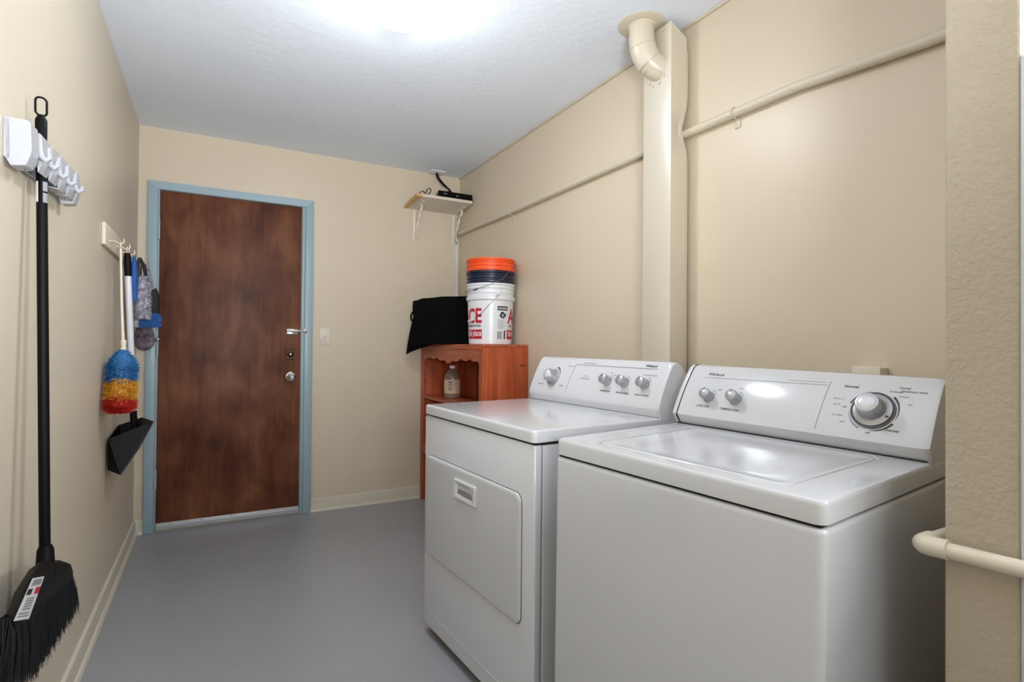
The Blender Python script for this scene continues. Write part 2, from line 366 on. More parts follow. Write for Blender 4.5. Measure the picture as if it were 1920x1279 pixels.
# ------------------------------------------------------------------ appliances
def basis(o, a, tv, tu):
    U = Vector((math.sin(a), -math.cos(a), -tu)).normalized(); V = Vector((math.cos(a), math.sin(a), tv)); V = (V-U*V.dot(U)).normalized(); Z = U.cross(V)
    return Matrix(((U.x, V.x, Z.x, o[0]), (U.y, V.y, Z.y, o[1]), (U.z, V.z, Z.z, 0), (0, 0, 0, 1)))
FV, FZ, FDV, FDZ = .493, .922, .066, .146            # console face: foot and direction in (v, z)
FL_ = math.hypot(FDV, FDZ); FD = (FDV/FL_, FDZ/FL_)
def face_m(u, s, off=0.):
    """matrix on the sloping console face: X = along u, Y = up the face, Z = out of it"""
    t = min(1, max(0, s/FL_)); off += BULGE*4*t*(1-t); sl = BULGE*4*(1-2*t)/FL_
    v = FV+FD[0]*s - FD[1]*off; z = FZ+FD[1]*s + FD[0]*off
    X = Vector((FD[0]-FD[1]*sl, FD[1]+FD[0]*sl)).normalized()
    return Matrix(((1, 0, 0, u), (0, X.x, -X.y, v), (0, X.y, X.x, z), (0, 0, 0, 1)))
BULGE = .0048
def curved(prof):
    """put intermediate points on the face (between the 4th and 5th profile points) so that it bows outwards"""
    a, c = Vector(prof[3]), Vector(prof[4]); d = (c-a); n = Vector((-d.y, d.x)).normalized()
    mid = [tuple(a+d*t+n*BULGE*4*t*(1-t)) for t in [k/9 for k in range(1, 9)]]
    return prof[:4]+mid+prof[4:]
PROF = [(.508, .886), (.505, .893), (.494, .916), (.4935, .922), (.556, 1.060), (.562, 1.069), (.572, 1.075), (.585, 1.076), (.602, 1.070), (.618, 1.056), (.632, 1.030), (.640, .99), (.643, .94), (.643, .886)]
PROF = curved(PROF)
PROF_W = [(.516, .886), (.508, .893), (.490, .917), (.4885, .922), (.571, 1.058), (.579, 1.067), (.590, 1.073), (.604, 1.074), (.622, 1.068), (.632, 1.056), (.640, 1.030), (.644, .99), (.646, .94), (.646, .886)]
def console(parent, u0, u1, zo, m='console', ends=(.008, .012), vo=0.):
    b = nb(); cv, cz = .57, .97
    def ring(u, k): return [b.verts.new((u, cv+(v-cv)*k+vo, cz+zo+(z-cz)*k if z > .9 else z+zo)) for v, z in PROF]
    st = [(u0, .95), (u0+ends[0]*.3, .985), (u0+ends[0], 1), (u1-ends[1], 1), (u1-ends[1]*.3, .985), (u1, .95)]
    R = [ring(u, k) for u, k in st]; n = len(PROF)
    for A, B in zip(R, R[1:]):
        for k in range(n): b.faces.new((A[k], A[(k+1) % n], B[(k+1) % n], B[k]))
    b.faces.new(R[0][::-1]); b.faces.new(R[-1]); return obj('control_console', b, m, parent, 24)
def arc(name, u, s, r, a0, a1, wd, m, parent, mt=None, taper=True):
    b = nb(); n = 28; mt = mt or face_m(u, s); A = []; B = []
    for k in range(n+1):
        a = math.radians(a0+(a1-a0)*k/n); ww = wd*(1-k/n*.9) if taper else wd
        A.append(b.verts.new(face_m(u+r*math.sin(a), s+r*math.cos(a)) @ Vector((0, 0, .0006)))); B.append(b.verts.new(face_m(u+(r+ww)*math.sin(a), s+(r+ww)*math.cos(a)) @ Vector((0, 0, .0006))))
    for k in range(n): b.faces.new((A[k], A[k+1], B[k+1], B[k]))
    g = bmesh.ops.extrude_face_region(b, geom=list(b.faces)); mvv = (mt.to_3x3() @ Vector((0, 0, -.0005)))
    for v in g['geom']:
        if isinstance(v, bmesh.types.BMVert): v.co += mvv
    return obj(name, b, m, parent, 0)
def fline(u0, s0, u1, s1, wd, m, parent):
    b = nb(); N_ = 10; d = Vector((u1-u0, s1-s0, 0)).normalized(); n = Vector((-d.y, d.x, 0))*wd/2; rows = []
    for k in range(N_+1):
        q = k/N_; p = Vector((u0+(u1-u0)*q, s0+(s1-s0)*q, 0)); rows.append([b.verts.new(face_m(x.x, x.y) @ Vector((0, 0, h))) for x, h in ((p-n, -.0004), (p-n, .0006), (p+n, .0006), (p+n, -.0004))])
    for A, B in zip(rows, rows[1:]):
        for k in range(4): b.faces.new((A[k], A[(k+1) % 4], B[(k+1) % 4], B[k]))
    b.faces.new(rows[0][::-1]); b.faces.new(rows[-1]); return obj('printed_line', b, m, parent, 0)
def small_knob(parent, u, s, r=.0165):
    b = nb(); lathe(b, [(r*1.08, 0), (r*1.06, .004), (r*.86, .008), (r*.84, .014), (r*.98, .018), (r*1.0, .028), (r*.93, .033), (r*.7, .0355), (r*.1, .0365)], face_m(u, s), 28)
    k = obj('control_knob', b, 'knob', parent, 40)
    b = nb(); mt = face_m(u, s); 
    prism(b, [(-.0012, r*.2), (.0012, r*.2), (.0012, r*.8), (-.0012, r*.8)], lambda p: mt @ Vector((p[0], p[1], .0352)), lambda p: mt @ Vector((p[0], p[1], .0362))); obj('pointer_mark', b, 'ink', k, 0)
    arc('dial_arc', u, s, r*1.35, 15, 75, .003, 'inklight', parent)
    return k

# ---- dryer
D = thing('clothes_dryer', 'white front-loading clothes dryer with tilting door and black toe gap, farther of the two appliances', 'dryer', mtx=basis((1.1367, -1.8203), .0673, .0049, .0064))
w_, zt = .7504, .8922; dep = .66
b = nb(); loft(b, [(.01, w_-.01, .02, dep, .01, .022), (.01, w_-.01, .02, dep, .01, .05)], XYZ); obj('base_plinth', b, 'gap', D)
b = nb(); loft(b, [(0.0, w_, .03, dep, .004, .036), (0.0, w_, .03, dep, .004, .848)], XYZ); obj('cabinet_side', b, 'enamel', D)
b = nb()   # front panel, slightly wider shell with round vertical edges
loft(b, [(.004, w_-.004, .006, .0265, .004, .034), (0, w_, 0, .027, .006, .040), (0, w_, 0, .027, .006, .842), (.003, w_-.003, .004, .0265, .004, .849)], XYZ, n=4)
fp = obj('front_panel', b, 'enamel', D, 35)
b = nb(); bx(b, .012, w_-.012, .012, dep-.01, .846, .862); obj('lid_gap', b, 'gap', D)
b = nb(); loft(b, [(.006, w_-.006, .004, dep, .012, .8555), (.0, w_, -.003, dep, .016, .857), (.0, w_, -.003, dep, .016, .8835), (.001, w_-.001, -.002, dep, .0155, .888), (.004, w_-.004, .001, dep, .015, .8912), (.009, w_-.009, .006, dep-.005, .014, .892)], XYZ); obj('top_panel', b, 'enamel', D, 50)
# drop-down door: groove + slightly proud slab
def fr(a, bb, h): return (a, -h, bb)
b = nb(); loft(b, [(.0272, .6908, .3192, .7028, .029, -.001), (.0272, .6908, .3192, .7028, .029, .0012)], fr, n=8); obj('door_groove_shade', b, 'ink', D)  # dark colour stands in for the shade line around the door
b = nb(); loft(b, [(.029, .689, .321, .701, .028, 0), (.029, .689, .321, .701, .028, .0045), (.032, .686, .324, .698, .026, .0075), (.040, .678, .332, .690, .022, .0085)], fr, n=8)
dd = obj('dryer_door', b, 'enamel', D, 60)
b = nb(); loft(b, [(.279, .433, .596, .664, .004, .008), (.279, .433, .596, .664, .004, .013), (.283, .429, .600, .660, .004, .016), (.296, .416, .609, .647, .003, .014), (.300, .412, .613, .643, .003, .0095)], fr, n=3)
hd = obj('door_handle', b, 'console', dd, 30)
b = nb(); prism(b, [(.300, .6135), (.412, .6135), (.400, .632), (.312, .632)], lambda p: (p[0], -.0098, p[1]), lambda p: (p[0], -.0110, p[1])); obj('handle_recess', b, 'inklight', hd, 0)
b = nb(); bx(b, .318, .396, -.0168, -.0150, .651, .654, .0005); obj('handle_mark', b, 'inklight', hd)
b = nb(); bx(b, .003, w_-.003, -.0012, .002, .094, .0965, .0004); obj('toe_seam', b, 'enamel', D)
for u, v in ((.05, .06), (w_-.05, .06), (.05, .6), (w_-.05, .6)):
    b = nb(); lathe(b, [(.02, -.004), (.02, .008), (.010, .010), (.010, .03)], Matrix.Translation((u, v, 0)), 16); obj('foot', b, 'black', D)
cs = console(D, 0.0, w_, 0.0, ends=(.010, .016))
b = nb(); bx(b, .006, w_-.008, .505, .64, .8905, .8945); obj('console_gap', b, 'gap', D)
fline(.262, .140, .252, .014, .0012, 'inklight', cs); fline(.262, .140, .695, .140, .0012, 'inklight', cs)
b = nb(); mt = face_m(.145, .076); lathe(b, [(.036, -.002), (.035, .003), (.027, .006), (.025, .016), (.026, .020), (.025, .033), (.021, .038), (.002, .040)], mt, 36); tk = obj('timer_knob', b, 'knob', cs, 40)
b = nb(); lathe(b, [(.019, .0385), (.016, .0415), (.001, .043)], mt, 28); obj('knob_cap', b, 'knobcap', tk, 40)
arc('dial_arc', .145, .076, .042, 10, 75, .007, 'ink', cs); arc('dial_arc', .145, .076, .039, 80, 235, .0018, 'inklight', cs, taper=False); arc('dial_arc', .145, .076, .040, 265, 235, .006, 'ink', cs)
for u in (.478, .567, .665): small_knob(cs, u, .080, .0185)
def label(s, u, sv, size, m='ink', par=None, sx=1.0, bold=0.): return text('lettering', s, size, m, face_m(u, sv, .0004), par, sx=sx, bold=bold)
label('TEMPERATURE', .478, .038, .0085, par=cs); label('WRINKLE SHIELD', .570, .038, .0085, par=cs); label('PUSH TO START', .664, .038, .0085, par=cs)
label('Whirlpool', .664, .147, .0125, par=cs, bold=.0002); label('HEAVY DUTY', .235, .128, .0065, 'inklight', cs); label('EXTRA LARGE CAPACITY', .345, .146, .0065, 'inklight', cs)
label('6 CYCLE', .345, .090, .0075, 'inklight', cs); label('4 TEMPERATURE', .345, .079, .0075, 'inklight', cs)
label('TIMED DRY', .075, .038, .008, 'inklight', cs); label('AIR DRY', .215, .040, .007, 'inklight', cs); label('LOW', .485, .112, .006, 'inklight', cs); label('HIGH', .508, .104, .006, 'inklight', cs); label('END OF CYCLE SIGNAL', .675, .113, .006, 'inklight', cs)
# lint-screen cover printed outline and small word on the top
def flat_m(u, v, z=.8926): return Matrix(((1, 0, 0, u), (0, 1, 0, v), (0, 0, 1, z), (0, 0, 0, 1)))
b = nb(); loft(b, [(.50, .715, .375, .455, .004, .8915), (.50, .715, .375, .455, .004, .8932), (.503, .712, .378, .452, .004, .8936)], XYZ, n=3); ls = obj('lint_screen_cover', b, 'enamel', D, 30)
b = nb(); bx(b, .66, .705, .41, .416, .8936, .8942); obj('cover_grip', b, 'inklight', ls)
text('lettering', 'LINT SCREEN', .009, 'inklight', flat_m(.60, .395, .8938), ls)

# ---- washer
Wz = thing('washing_machine', 'white top-loading washing machine with closed lid, nearest the camera', 'washing machine', mtx=basis((1.1949, -2.6498), .1325, .0069, .0183))
w_, zt = .6768, .881; dep = .655
b = nb(); loft(b, [(.002, w_-.002, .002, dep, .018, .032), (.0, w_, .0, dep, .018, .04), (.0, w_, .0, dep, .018, .823), (.0008, w_-.0008, .0008, dep, .0175, .828), (.003, w_-.003, .003, dep, .017, .8318), (.007, w_-.007, .007, dep-.004, .015, .8335)], XYZ, n=8); obj('cabinet', b, 'enamel', Wz, 50)
b = nb(); bx(b, .009, w_-.009, .009, dep-.014, .834, .845); obj('lid_gap', b, 'gap', Wz)
b = nb()
loft(b, [(.003, w_-.003, .003, dep, .018, .8395), (0, w_, 0, dep, .021, .8405), (0, w_, 0, dep, .021, .872), (.0008, w_-.0008, .0008, dep, .0205, .8765), (.0026, w_-.0026, .0026, dep, .019, .8793), (.0055, w_-.0055, .0055, dep-.003, .017, .8807), (.011, w_-.011, .011, dep-.004, .014, .8812),
         (.094, .595, .044, .484, .03, .8815), (.097, .592, .047, .481, .03, .8812), (.099, .590, .049, .479, .03, .8770)], XYZ, n=8)
obj('top_panel', b, 'enamel', Wz, 28)
b = nb()
loft(b, [(.101, .588, .051, .477, .028, .8765), (.101, .588, .051, .477, .028, .8800), (.104, .585, .054, .474, .027, .8818), (.112, .577, .062, .466, .024, .8816), (.120, .569, .070, .458, .024, .8796), (.17, .52, .11, .42, .03, .8788)], XYZ, n=8)
obj('lid', b, 'enamel', Wz, 60)
b = nb(); tube(b, [(.042, .075, .8808), (.038, .2, .8808), (.036, .34, .8808), (.036, .44, .8808)], [.0015, .0022, .0022, .001], 8); obj('lid_seam', b, 'enamel', Wz, 60)
b = nb(); bx(b, .008, w_-.010, .505, .64, .8795, .8835); obj('console_gap', b, 'gap', Wz)
for u, v in ((.05, .06), (w_-.05, .06), (.05, .6), (w_-.05, .6)):
    b = nb(); lathe(b, [(.02, .005+.016*u/w_), (.02, .016+.008*u/w_), (.010, .02), (.010, .04)], Matrix.Translation((u, v, 0)), 16); obj('foot', b, 'black', Wz)
PROF = curved(PROF_W); FV, FDV, FDZ = .4885, .0825, .136; FL_ = math.hypot(FDV, FDZ); FD = (FDV/FL_, FDZ/FL_)
cs = console(Wz, .018, w_, -.009, ends=(.004, .020))
FZ -= .009
e = console(Wz, 0.0, .0165, -.009, ends=(.010, .003)); e.name = 'console_end_cap'
b = nb()
tube(b, [(.0172, v+.0012, z-.009-.0012) for v, z in PROF[1:18]], .0022, 6); obj('end_cap_seam', b, 'gap', Wz)
fline(.072, .133, .435, .138, .0012, 'inklight', cs); fline(.440, .150, .433, .013, .0013, 'inklight', cs)
fline(.33, .1445, .43, .1465, .0008, 'inklight', cs)
small_knob(cs, .112, .066, .0170); small_knob(cs, .199, .068, .0175)
label('Whirlpool', .108, .142, .0130, par=cs, bold=.0002); label('LOAD SIZE', .101, .032, .0090, par=cs, bold=.0001); label('TEMPERATURE', .189, .031, .0090, par=cs, bold=.0001)
label('LARGE', .14, .092, .005, 'inklight', cs); label('WARM', .205, .103, .005, 'inklight', cs)
ku, ks = .553, .078; mt = face_m(ku, ks)
b = nb(); lathe(b, [(.0475, -.003), (.0475, .003), (.0455, .0055), (.043, .0052)], mt, 48); tk = obj('timer_dial', b, 'knobcap', cs, 40)
b = nb(); lathe(b, [(.043, .0045), (.0415, .0060), (.034, .008), (.030, .010), (.0275, .022), (.0265, .040), (.0245, .045), (.0215, .046)], mt, 48); obj('timer_knob', b, 'knob', tk, 30)
b = nb(); lathe(b, [(.0218, .0455), (.019, .0475), (.010, .049), (.001, .0495)], mt, 40); obj('knob_cap', b, 'knobcap', tk, 40)
b = nb(); lathe(b, [(.0478, .0005), (.0478, .0035), (.0464, .0035), (.0464, .0055)], mt, 48); obj('dial_ring', b, 'ink', tk, 40)
b = nb(); prism(b, [(.031, -.013), (.037, -.014), (.037, -.0165), (.031, -.0165)], lambda p: mt @ Vector((p[0], p[1], .0072)), lambda p: mt @ Vector((p[0], p[1], .0098))); obj('pointer_mark', b, 'ink', tk, 0)
arc('dial_arc', ku, ks, .0515, 285, 345, .0042, 'ink', cs); arc('dial_arc', ku, ks, .0515, 42, 112, .0055, 'ink', cs); arc('dial_arc', ku, ks, .0515, 122, 178, .0055, 'ink', cs); arc('dial_arc', ku, ks, .0515, 205, 262, .0045, 'inklight', cs)
label('Normal', .492, .136, .0105, par=cs, bold=.0002); label('Casual', .606, .143, .0088, par=cs); label('PERMANENT PRESS', .626, .134, .0062, par=cs); label('14 Minutes', .590, .131, .0062, par=cs)
label('6 Minutes', .608, .120, .0055, 'inklight', cs); label('Minutes 12', .472, .100, .0058, 'inklight', cs); label('Spin 10', .470, .084, .0055, 'inklight', cs); label('OFF', .489, .078, .0055, 'ink', cs)
label('Pre Wash', .478, .055, .0058, 'inklight', cs); label('Soak', .492, .039, .0060, 'inklight', cs); label('OFF', .553, .018, .0058, par=cs); label('Delicate', .600, .030, .0085, par=cs, bold=.0001); label('Spin', .625, .100, .0055, 'inklight', cs)
FZ += .009
# outlet box behind
t = thing('outlet_box', 'small cream outlet box on the right wall behind the washing machine', 'outlet', (W, -3.01, 1.02))
boxobj('box', (-.045, -.0005, -.038, .032, -.055, .052), 'plate', t, .003)
b = nb(); bx(b, -.049, -.045, -.041, .035, -.058, .055, .002); obj('face_plate', b, 'plate', t)

# ------------------------------------------------------------------ light switch
t = thing('light_switch', 'cream toggle light switch on the back wall beside the blue door frame', 'switch', (1.066, 0, 1.178))
b = nb(); loft(b, [(-.035, .035, -.058, .058, .003, 0), (-.035, .035, -.058, .058, .003, .003), (-.032, .032, -.055, .055, .003, .0055)], lambda a, c, h: (a, -h, c), n=3); obj('switch_plate', b, 'plate', t)
b = nb(); bx(b, -.005, .005, -.006, -.0055, -.012, .012); bx(b, -.0038, .0038, -.017, -.005, -.002, .008, .001); obj('toggle', b, 'trim', t)
for z in (-.03, .03):
    b = nb(); lathe(b, [(.003, 0), (.002, .0015), (.0005, .0018)], axis_m((0, -.0055, z), (0, -1, 0)), 10); obj('screw', b, 'plate', t)

# ------------------------------------------------------------------ corner shelf with router
sh = thing('wall_shelf', 'cream painted wall shelf with raw wood end high in the right corner', 'shelf', (1.615, 0, 2.14))
b = nb(); prism(b, [(0, -.009), (-.275, .016), (-.275, .036), (0, .011)], lambda p: (0, p[0], p[1]), lambda p: (.420, p[0], p[1])); bb = obj('shelf_board', b, 'shelfw', sh, 0)
b = nb(); prism(b, [(0, -.0093), (-.2752, .0157), (-.2752, .0355), (0, .0112)], lambda p: (-.0015, p[0], p[1]), lambda p: (.022+.02*(-p[0]/.275)**2, p[0], p[1]-.0004)); rw = obj('raw_wood_end', b, 'rawwood', bb, 0); rw['label'] = 'unpainted pale wood end'
for i, bxp in enumerate((.075, .385)):
    b = nb(); X = bxp
    bx(b, X-.008, X+.008, -.006, -.0005, -.235, -.012, .001)
    bx(b, X-.008, X+.008, -.19, -.004, -.0135, -.009, .001) if False else prism(b, [(-.004, -.014), (-.20, .004), (-.20, .008), (-.004, -.0095)], lambda p: (X-.008, p[0], p[1]), lambda p: (X+.008, p[0], p[1]))
    pts = []
    for k in range(15):   # big S from the front of the shelf down to the wall
        s = k/14; pts.append((X, -.165+.15*s+.022*math.sin(2*PI*s), -.012-.19*s-.014*math.sin(2*PI*s)))
    tube(b, pts, .0058, 8)
    for cy0, cz0, r0, s0, sg in ((-.150, -.036, .032, 1.2, 1), (-.044, -.200, .034, -1.6, -1), (-.100, -.085, .024, 2.6, 1), (-.060, -.140, .022, -.6, -1)):
        sp_ = [(X, cy0+sg*r0*(1-k/26)*math.cos(s0+k*.30), cz0+r0*(1-k/26)*math.sin(s0+k*.30)) for k in range(22)]; tube(b, sp_, .0048, 7)
    obj('scroll_bracket', b, 'bracket', sh, 60)
rt_ = thing('router', 'flat black router box sitting on the corner shelf', 'router', (1.80, -.02, 2.152))
b = nb(); prism(b, [(0.02, -.05, 0), (.236, -.05, 0), (.246, -.235, 0), (-.02, -.235, 0)], lambda p: (p[0], p[1], .004-p[1]*.095), lambda p: (p[0]*.97+.004, p[1]*.97, .052-p[1]*.095)); obj('casing', b, 'black', rt_, 0)
b = nb(); prism(b, [(.02, .028), (.045, .028), (.045, .033), (.02, .033)], lambda p: (p[0]+.0, -.2355, p[1]+.024), lambda p: (p[0], -.2365, p[1]+.024)); obj('status_light', b, 'inklight', rt_, 0)
b = nb(); prism(b, [(.115, .024), (.135, .024), (.135, .029), (.115, .029)], lambda p: (p[0]+.0, -.2355, p[1]+.024), lambda p: (p[0], -.2365, p[1]+.024)); obj('status_light', b, 'inklight', rt_, 0)
ad = thing('power_adapter', 'small black power adapter lying on the router', 'adapter', (1.875, -.13, 2.2155))
b = nb(); bx(b, -.032, .032, -.025, .025, 0, .028, .004); obj('adapter_body', b, 'black', ad)
b = nb(); tube(b, [(.03, 0, .015), (.05, -.01, .032), (.075, -.02, .026), (.10, -.01, .010), (.12, 0, .004)], .003, 8); obj('adapter_lead', b, 'black', ad)
cpl = thing('ceiling_cable_plate', 'small white cable cover plate on the ceiling above the corner shelf', 'plate', (1.842, -.055, H))
b = nb(); loft(b, [(-.056, .056, -.048, .048, .003, 0), (-.056, .056, -.048, .048, .003, -.004), (-.053, .053, -.045, .045, .003, -.007)], XYZ, n=3); obj('plate', b, 'white', cpl)
def cable(name, lab, pts, r, m='black'):
    b = nb(); P = [Vector(p) for p in pts]; out = []
    for i in range(len(P)-1):
        p0, p1, p2, p3 = P[max(i-1, 0)], P[i], P[i+1], P[min(i+2, len(P)-1)]
        for k in range(6):
            s = k/6; out.append(.5*((2*p1)+(-p0+p2)*s+(2*p0-5*p1+4*p2-p3)*s*s+(-p0+3*p1-3*p2+p3)*s**3))
    out.append(P[-1]); tube(b, out, r, 8); return tag(obj(name, b, m, None, 60), lab, 'cable')
cable('router_cable', 'thick black cable from the ceiling plate down to the router', [(1.845, -.055, 2.409), (1.855, -.07, 2.37), (1.882, -.10, 2.32), (1.90, -.15, 2.275), (1.905, -.165, 2.26), (1.880, -.15, 2.243)], .0055)
cable('phone_cable', 'thin black looping cable from the ceiling plate to the router', [(1.835, -.06, 2.409), (1.838, -.085, 2.36), (1.865, -.12, 2.31), (1.90, -.10, 2.30), (1.945, -.09, 2.275), (1.97, -.11, 2.232), (1.96, -.13, 2.222)], .0042)
cable('coiled_cable', 'thin dark cable curled on the left end of the corner shelf', [(1.640, -.20, 2.176), (1.665, -.21, 2.205), (1.69, -.20, 2.215), (1.705, -.19, 2.195), (1.715, -.18, 2.215), (1.725, -.19, 2.240), (1.742, -.20, 2.240), (1.742, -.20, 2.215), (1.725, -.20, 2.203), (1.745, -.19, 2.185), (1.78, -.17, 2.180)], .0028)
t = thing('cable_trunking', 'narrow white cable trunking running down the back right corner', 'trunking', (2.028, -.004, 1.14))
b = nb(); prism(b, [(-.010, 0), (.010, 0), (.008, -.012), (-.008, -.012)], lambda p: (p[0]-.004+.012, p[1]+.003, 0), lambda p: (p[0]-.004, p[1]+.003, .80)); obj('channel', b, 'white', t, 0)
cable('trunking_cable', 'short dark cable entering the white trunking below the shelf', [(2.030, -.02, 2.10), (2.022, -.035, 2.02), (2.030, -.03, 1.97), (2.020, -.022, 1.93), (2.022, -.017, 1.90)], .003)

# ------------------------------------------------------------------ pine cabinet, bottle, bag, buckets
cx0, cx1, cyn, cyf, cz = 1.745, 2.045, -1.068, -.028, 1.134
cab = thing('pine_cabinet', 'orange pine open cabinet with scalloped front rail in the back right corner', 'cabinet', (cx0, cyf, 0))
def cb(name, x0, x1, y0, y1, z0, z1, m, bev=.002, par=None):
    b = nb(); bx(b, x0-cx0, x1-cx0, y0-cyf, y1-cyf, z0, z1, bev); return obj(name, b, m, par or cab)
nP = 3; pw = (cx1-cx0-.02)/nP
cb('side_panel', cx0+.02, cx0+.02+.078, cyn, cyn+.018, 0, 1.118, 'pine_v', .0015); cb('side_panel', cx0+.0985, cx0+.190, cyn, cyn+.018, 0, 1.118, 'pine_v', .0015)
sp3 = cb('side_panel', cx0+.1905, cx1, cyn, cyn+.018, 0, 1.118, 'pine_v', .0015)
for kx in (cx1-.045, cx1-.022):
    b = nb(); lathe(b, [(.0065, 0), (.005, .001), (.001, .0012)], axis_m((kx-cx0, cyn-cyf, 1.01), (0, -1, 0)), 14); obj('screw_hole', b, 'knot', sp3)
cb('end_panel', cx0+.02, cx1, cyf-.018, cyf, 0, 1.118, 'pine_v')
bk = [(cyf-.018, cyf-.34), (cyf-.341, cyf-.68), (cyf-.681, cyn+.018)]
for y1, y0 in bk: cb('back_panel', cx1-.012, cx1, y0, y1, .3, 1.118, 'pine_v', .001)
cb('top_board', cx0-.002, cx1, cyn-.001, cyf, 1.118, cz, 'pine_h', .004)
cb('cornice_moulding', cx0-.006, cx0+.012, cyn+.02, cyf, 1.103, 1.119, 'pine_h', .004)
cb('front_post', cx0, cx0+.02, cyf-.040, cyf, 0, 1.105, 'pine_v', .003); cb('front_post', cx0, cx0+.02, cyn, cyn+.045, 0, 1.118, 'pine_v', .003)
# scalloped rail
ya, yb = cyf-.040, cyn+.045; poly = [(ya, 1.104), (yb, 1.104)]; N = 60
for k in range(N, -1, -1):
    s = k/N; base = 1.046-.022*math.exp(-((s-.5)/.13)**2) - .015*abs(math.sin(s*PI*7)) - .03*max(0, (s-.96)/.04)**2 - .06*max(0, (.06-s)/.06)**1.5
    poly.append((ya+(yb-ya)*s, base))
b = nb(); prism(b, poly, lambda p: (.002, p[0]-cyf, p[1]), lambda p: (.018, p[0]-cyf, p[1])); obj('scalloped_rail', b, 'pine_h', cab, 0)
b = nb(); kp = [(ya-.22*i/12, 1.045+.012) for i in range(0)]
b.free()
b = nb(); poly = [(ya, 1.03)] + [(ya-.030*(1-s)**.6-.008*abs(math.sin(s*9)), 1.03-.17*s) for s in [k/16 for k in range(17)]] + [(ya, .86)]
prism(b, poly, lambda p: (.003, p[0]-cyf, p[1]), lambda p: (.017, p[0]-cyf, p[1])); obj('scroll_trim', b, 'pine_v', cab, 0)
for z0, z1 in ((.742, .760), (.395, .413)): cb('shelf_board', cx0+.004, cx1-.012, cyn+.018, cyf-.018, z0, z1, 'pine_h')
cb('lower_rail', cx0+.002, cx0+.018, cyn+.045, cyf-.040, .34, .395, 'pine_h')
cb('drawer_front', cx0+.008, cx0+.022, cyn+.05, cyf-.05, .43, .655, 'knot') if False else None
bt = thing('cleaner_bottle', 'amber liquid jug with a tan label standing on the pine cabinet shelf', 'bottle', (1.865, -.34, .760))
b = nb(); lathe(b, [(.050, 0), (.056, .006), (.057, .02), (.057, .135), (.052, .160), (.036, .190), (.022, .205), (.019, .208)], n=32); obj('bottle_body', b, 'liquid', bt)
b = nb(); lathe(b, [(.020, .206), (.0205, .209), (.0205, .226), (.018, .228), (.002, .228)], n=24); obj('cap', b, 'paper', bt)
b = nb(); n = 24; A = []; B = []
for k in range(n+1):
    a = math.radians(150+ 165*k/n); A.append(b.verts.new((.0578*math.cos(a), .0578*math.sin(a), .035))); B.append(b.verts.new((.0578*math.cos(a), .0578*math.sin(a), .130)))
for k in range(n): b.faces.new((A[k], A[k+1], B[k+1], B[k]))
lb = obj('label', b, 'kraft', bt)
for (zz, a0, a1) in ((.112, 215, 250), (.104, 222, 245), (.092, 212, 252), (.076, 222, 246), (.066, 216, 250), (.056, 220, 244)):
    b = nb(); A = []; B = []
    for k in range(9):
        a = math.radians(a0+(a1-a0)*k/8); A.append(b.verts.new((.0582*math.cos(a), .0582*math.sin(a), zz))); B.append(b.verts.new((.0582*math.cos(a), .0582*math.sin(a), zz+.0045)))
    for k in range(8): b.faces.new((A[k], A[k+1], B[k+1], B[k]))
    obj('printed_line', b, 'ink', lb, 0)

# black soft box / cover
bg = thing('black_fabric_cover', 'black fabric storage bag slumped on top of the pine cabinet', 'bag', (1.80, -.38, cz))
b = nb()
FT = [(1.652, -.055), (1.738, -.690), (2.005, -.690), (2.005, -.055)]     # footprint: far left, near left, near right, far right
def ring_bag(h):
    out = []; cc = (1.86, -.37)
    for i in range(4):
        p, q, n_ = FT[i], FT[(i+1) % 4], FT[i-1]
        for k in range(7):
            t = k/7; x = p[0]+(q[0]-p[0])*t; y = p[1]+(q[1]-p[1])*t
            if k == 0: x += (cc[0]-x)*.07; y += (cc[1]-y)*.05
            z = (.302+.022*max(0, (y+.69)/.635))*h+.002
            if h > .85: z -= (h-.85)/.15*(.014*max(0, 1-math.hypot(x-1.652, y+.055)/.22)+.004*math.sin(k*2.1+i))
            wv = .005*math.sin(y*19+h*7)*(1 if h < .99 else .3)
            out.append((x-1.80+wv, y+.38+.003*math.sin(x*40+h*6), z))
    if h >= 1: pass
    return out
R = [[b.verts.new(p) for p in ring_bag(h)] for h in (0, .06, .15, .3, .45, .6, .75, .88, .96, 1.0)]
m_ = len(R[0])
for A, B in zip(R, R[1:]):
    for k in range(m_): b.faces.new((A[k], A[(k+1) % m_], B[(k+1) % m_], B[k]))
b.faces.new(R[0][::-1]); b.faces.new(R[-1]); obj('bag_body', b, 'blacksoft', bg, 50)
# flap hanging over the cabinet's front edge
b = nb(); F1 = []
for t in (0, .25, .5, .75, 1):
    row = []
    for i in range(9):
        q = i/8                                            # 0 far corner .. 1 towards the viewer
        x0_, y0_, z0_ = 1.668+.036*q, -.075-.35*q, cz+.19*(1-q)+.012
        x1_, y1_, z1_ = 1.598+.122*q**.8, -.13-.27*q, 1.064+.074*q**.7
        row.append(b.verts.new((x0_+(x1_-x0_)*t-1.80-.006*math.sin(PI*t), y0_+(y1_-y0_)*t+.38, z0_+(z1_-z0_)*t-cz)))
    F1.append(row)
for A, B in zip(F1, F1[1:]):
    for k in range(8): b.faces.new((A[k], A[k+1], B[k+1], B[k]))
fo = obj('bag_flap', b, 'blacksoft', bg, 60); md = fo.modifiers.new('s', 'SOLIDIFY'); md.thickness = .006
b = nb(); tube(b, [(-.134, .312, .235), (-.147, .315, .21), (-.148, .315, .185), (-.134, .312, .16)], .006, 8); obj('bag_handle', b, 'blacksoft', bg)

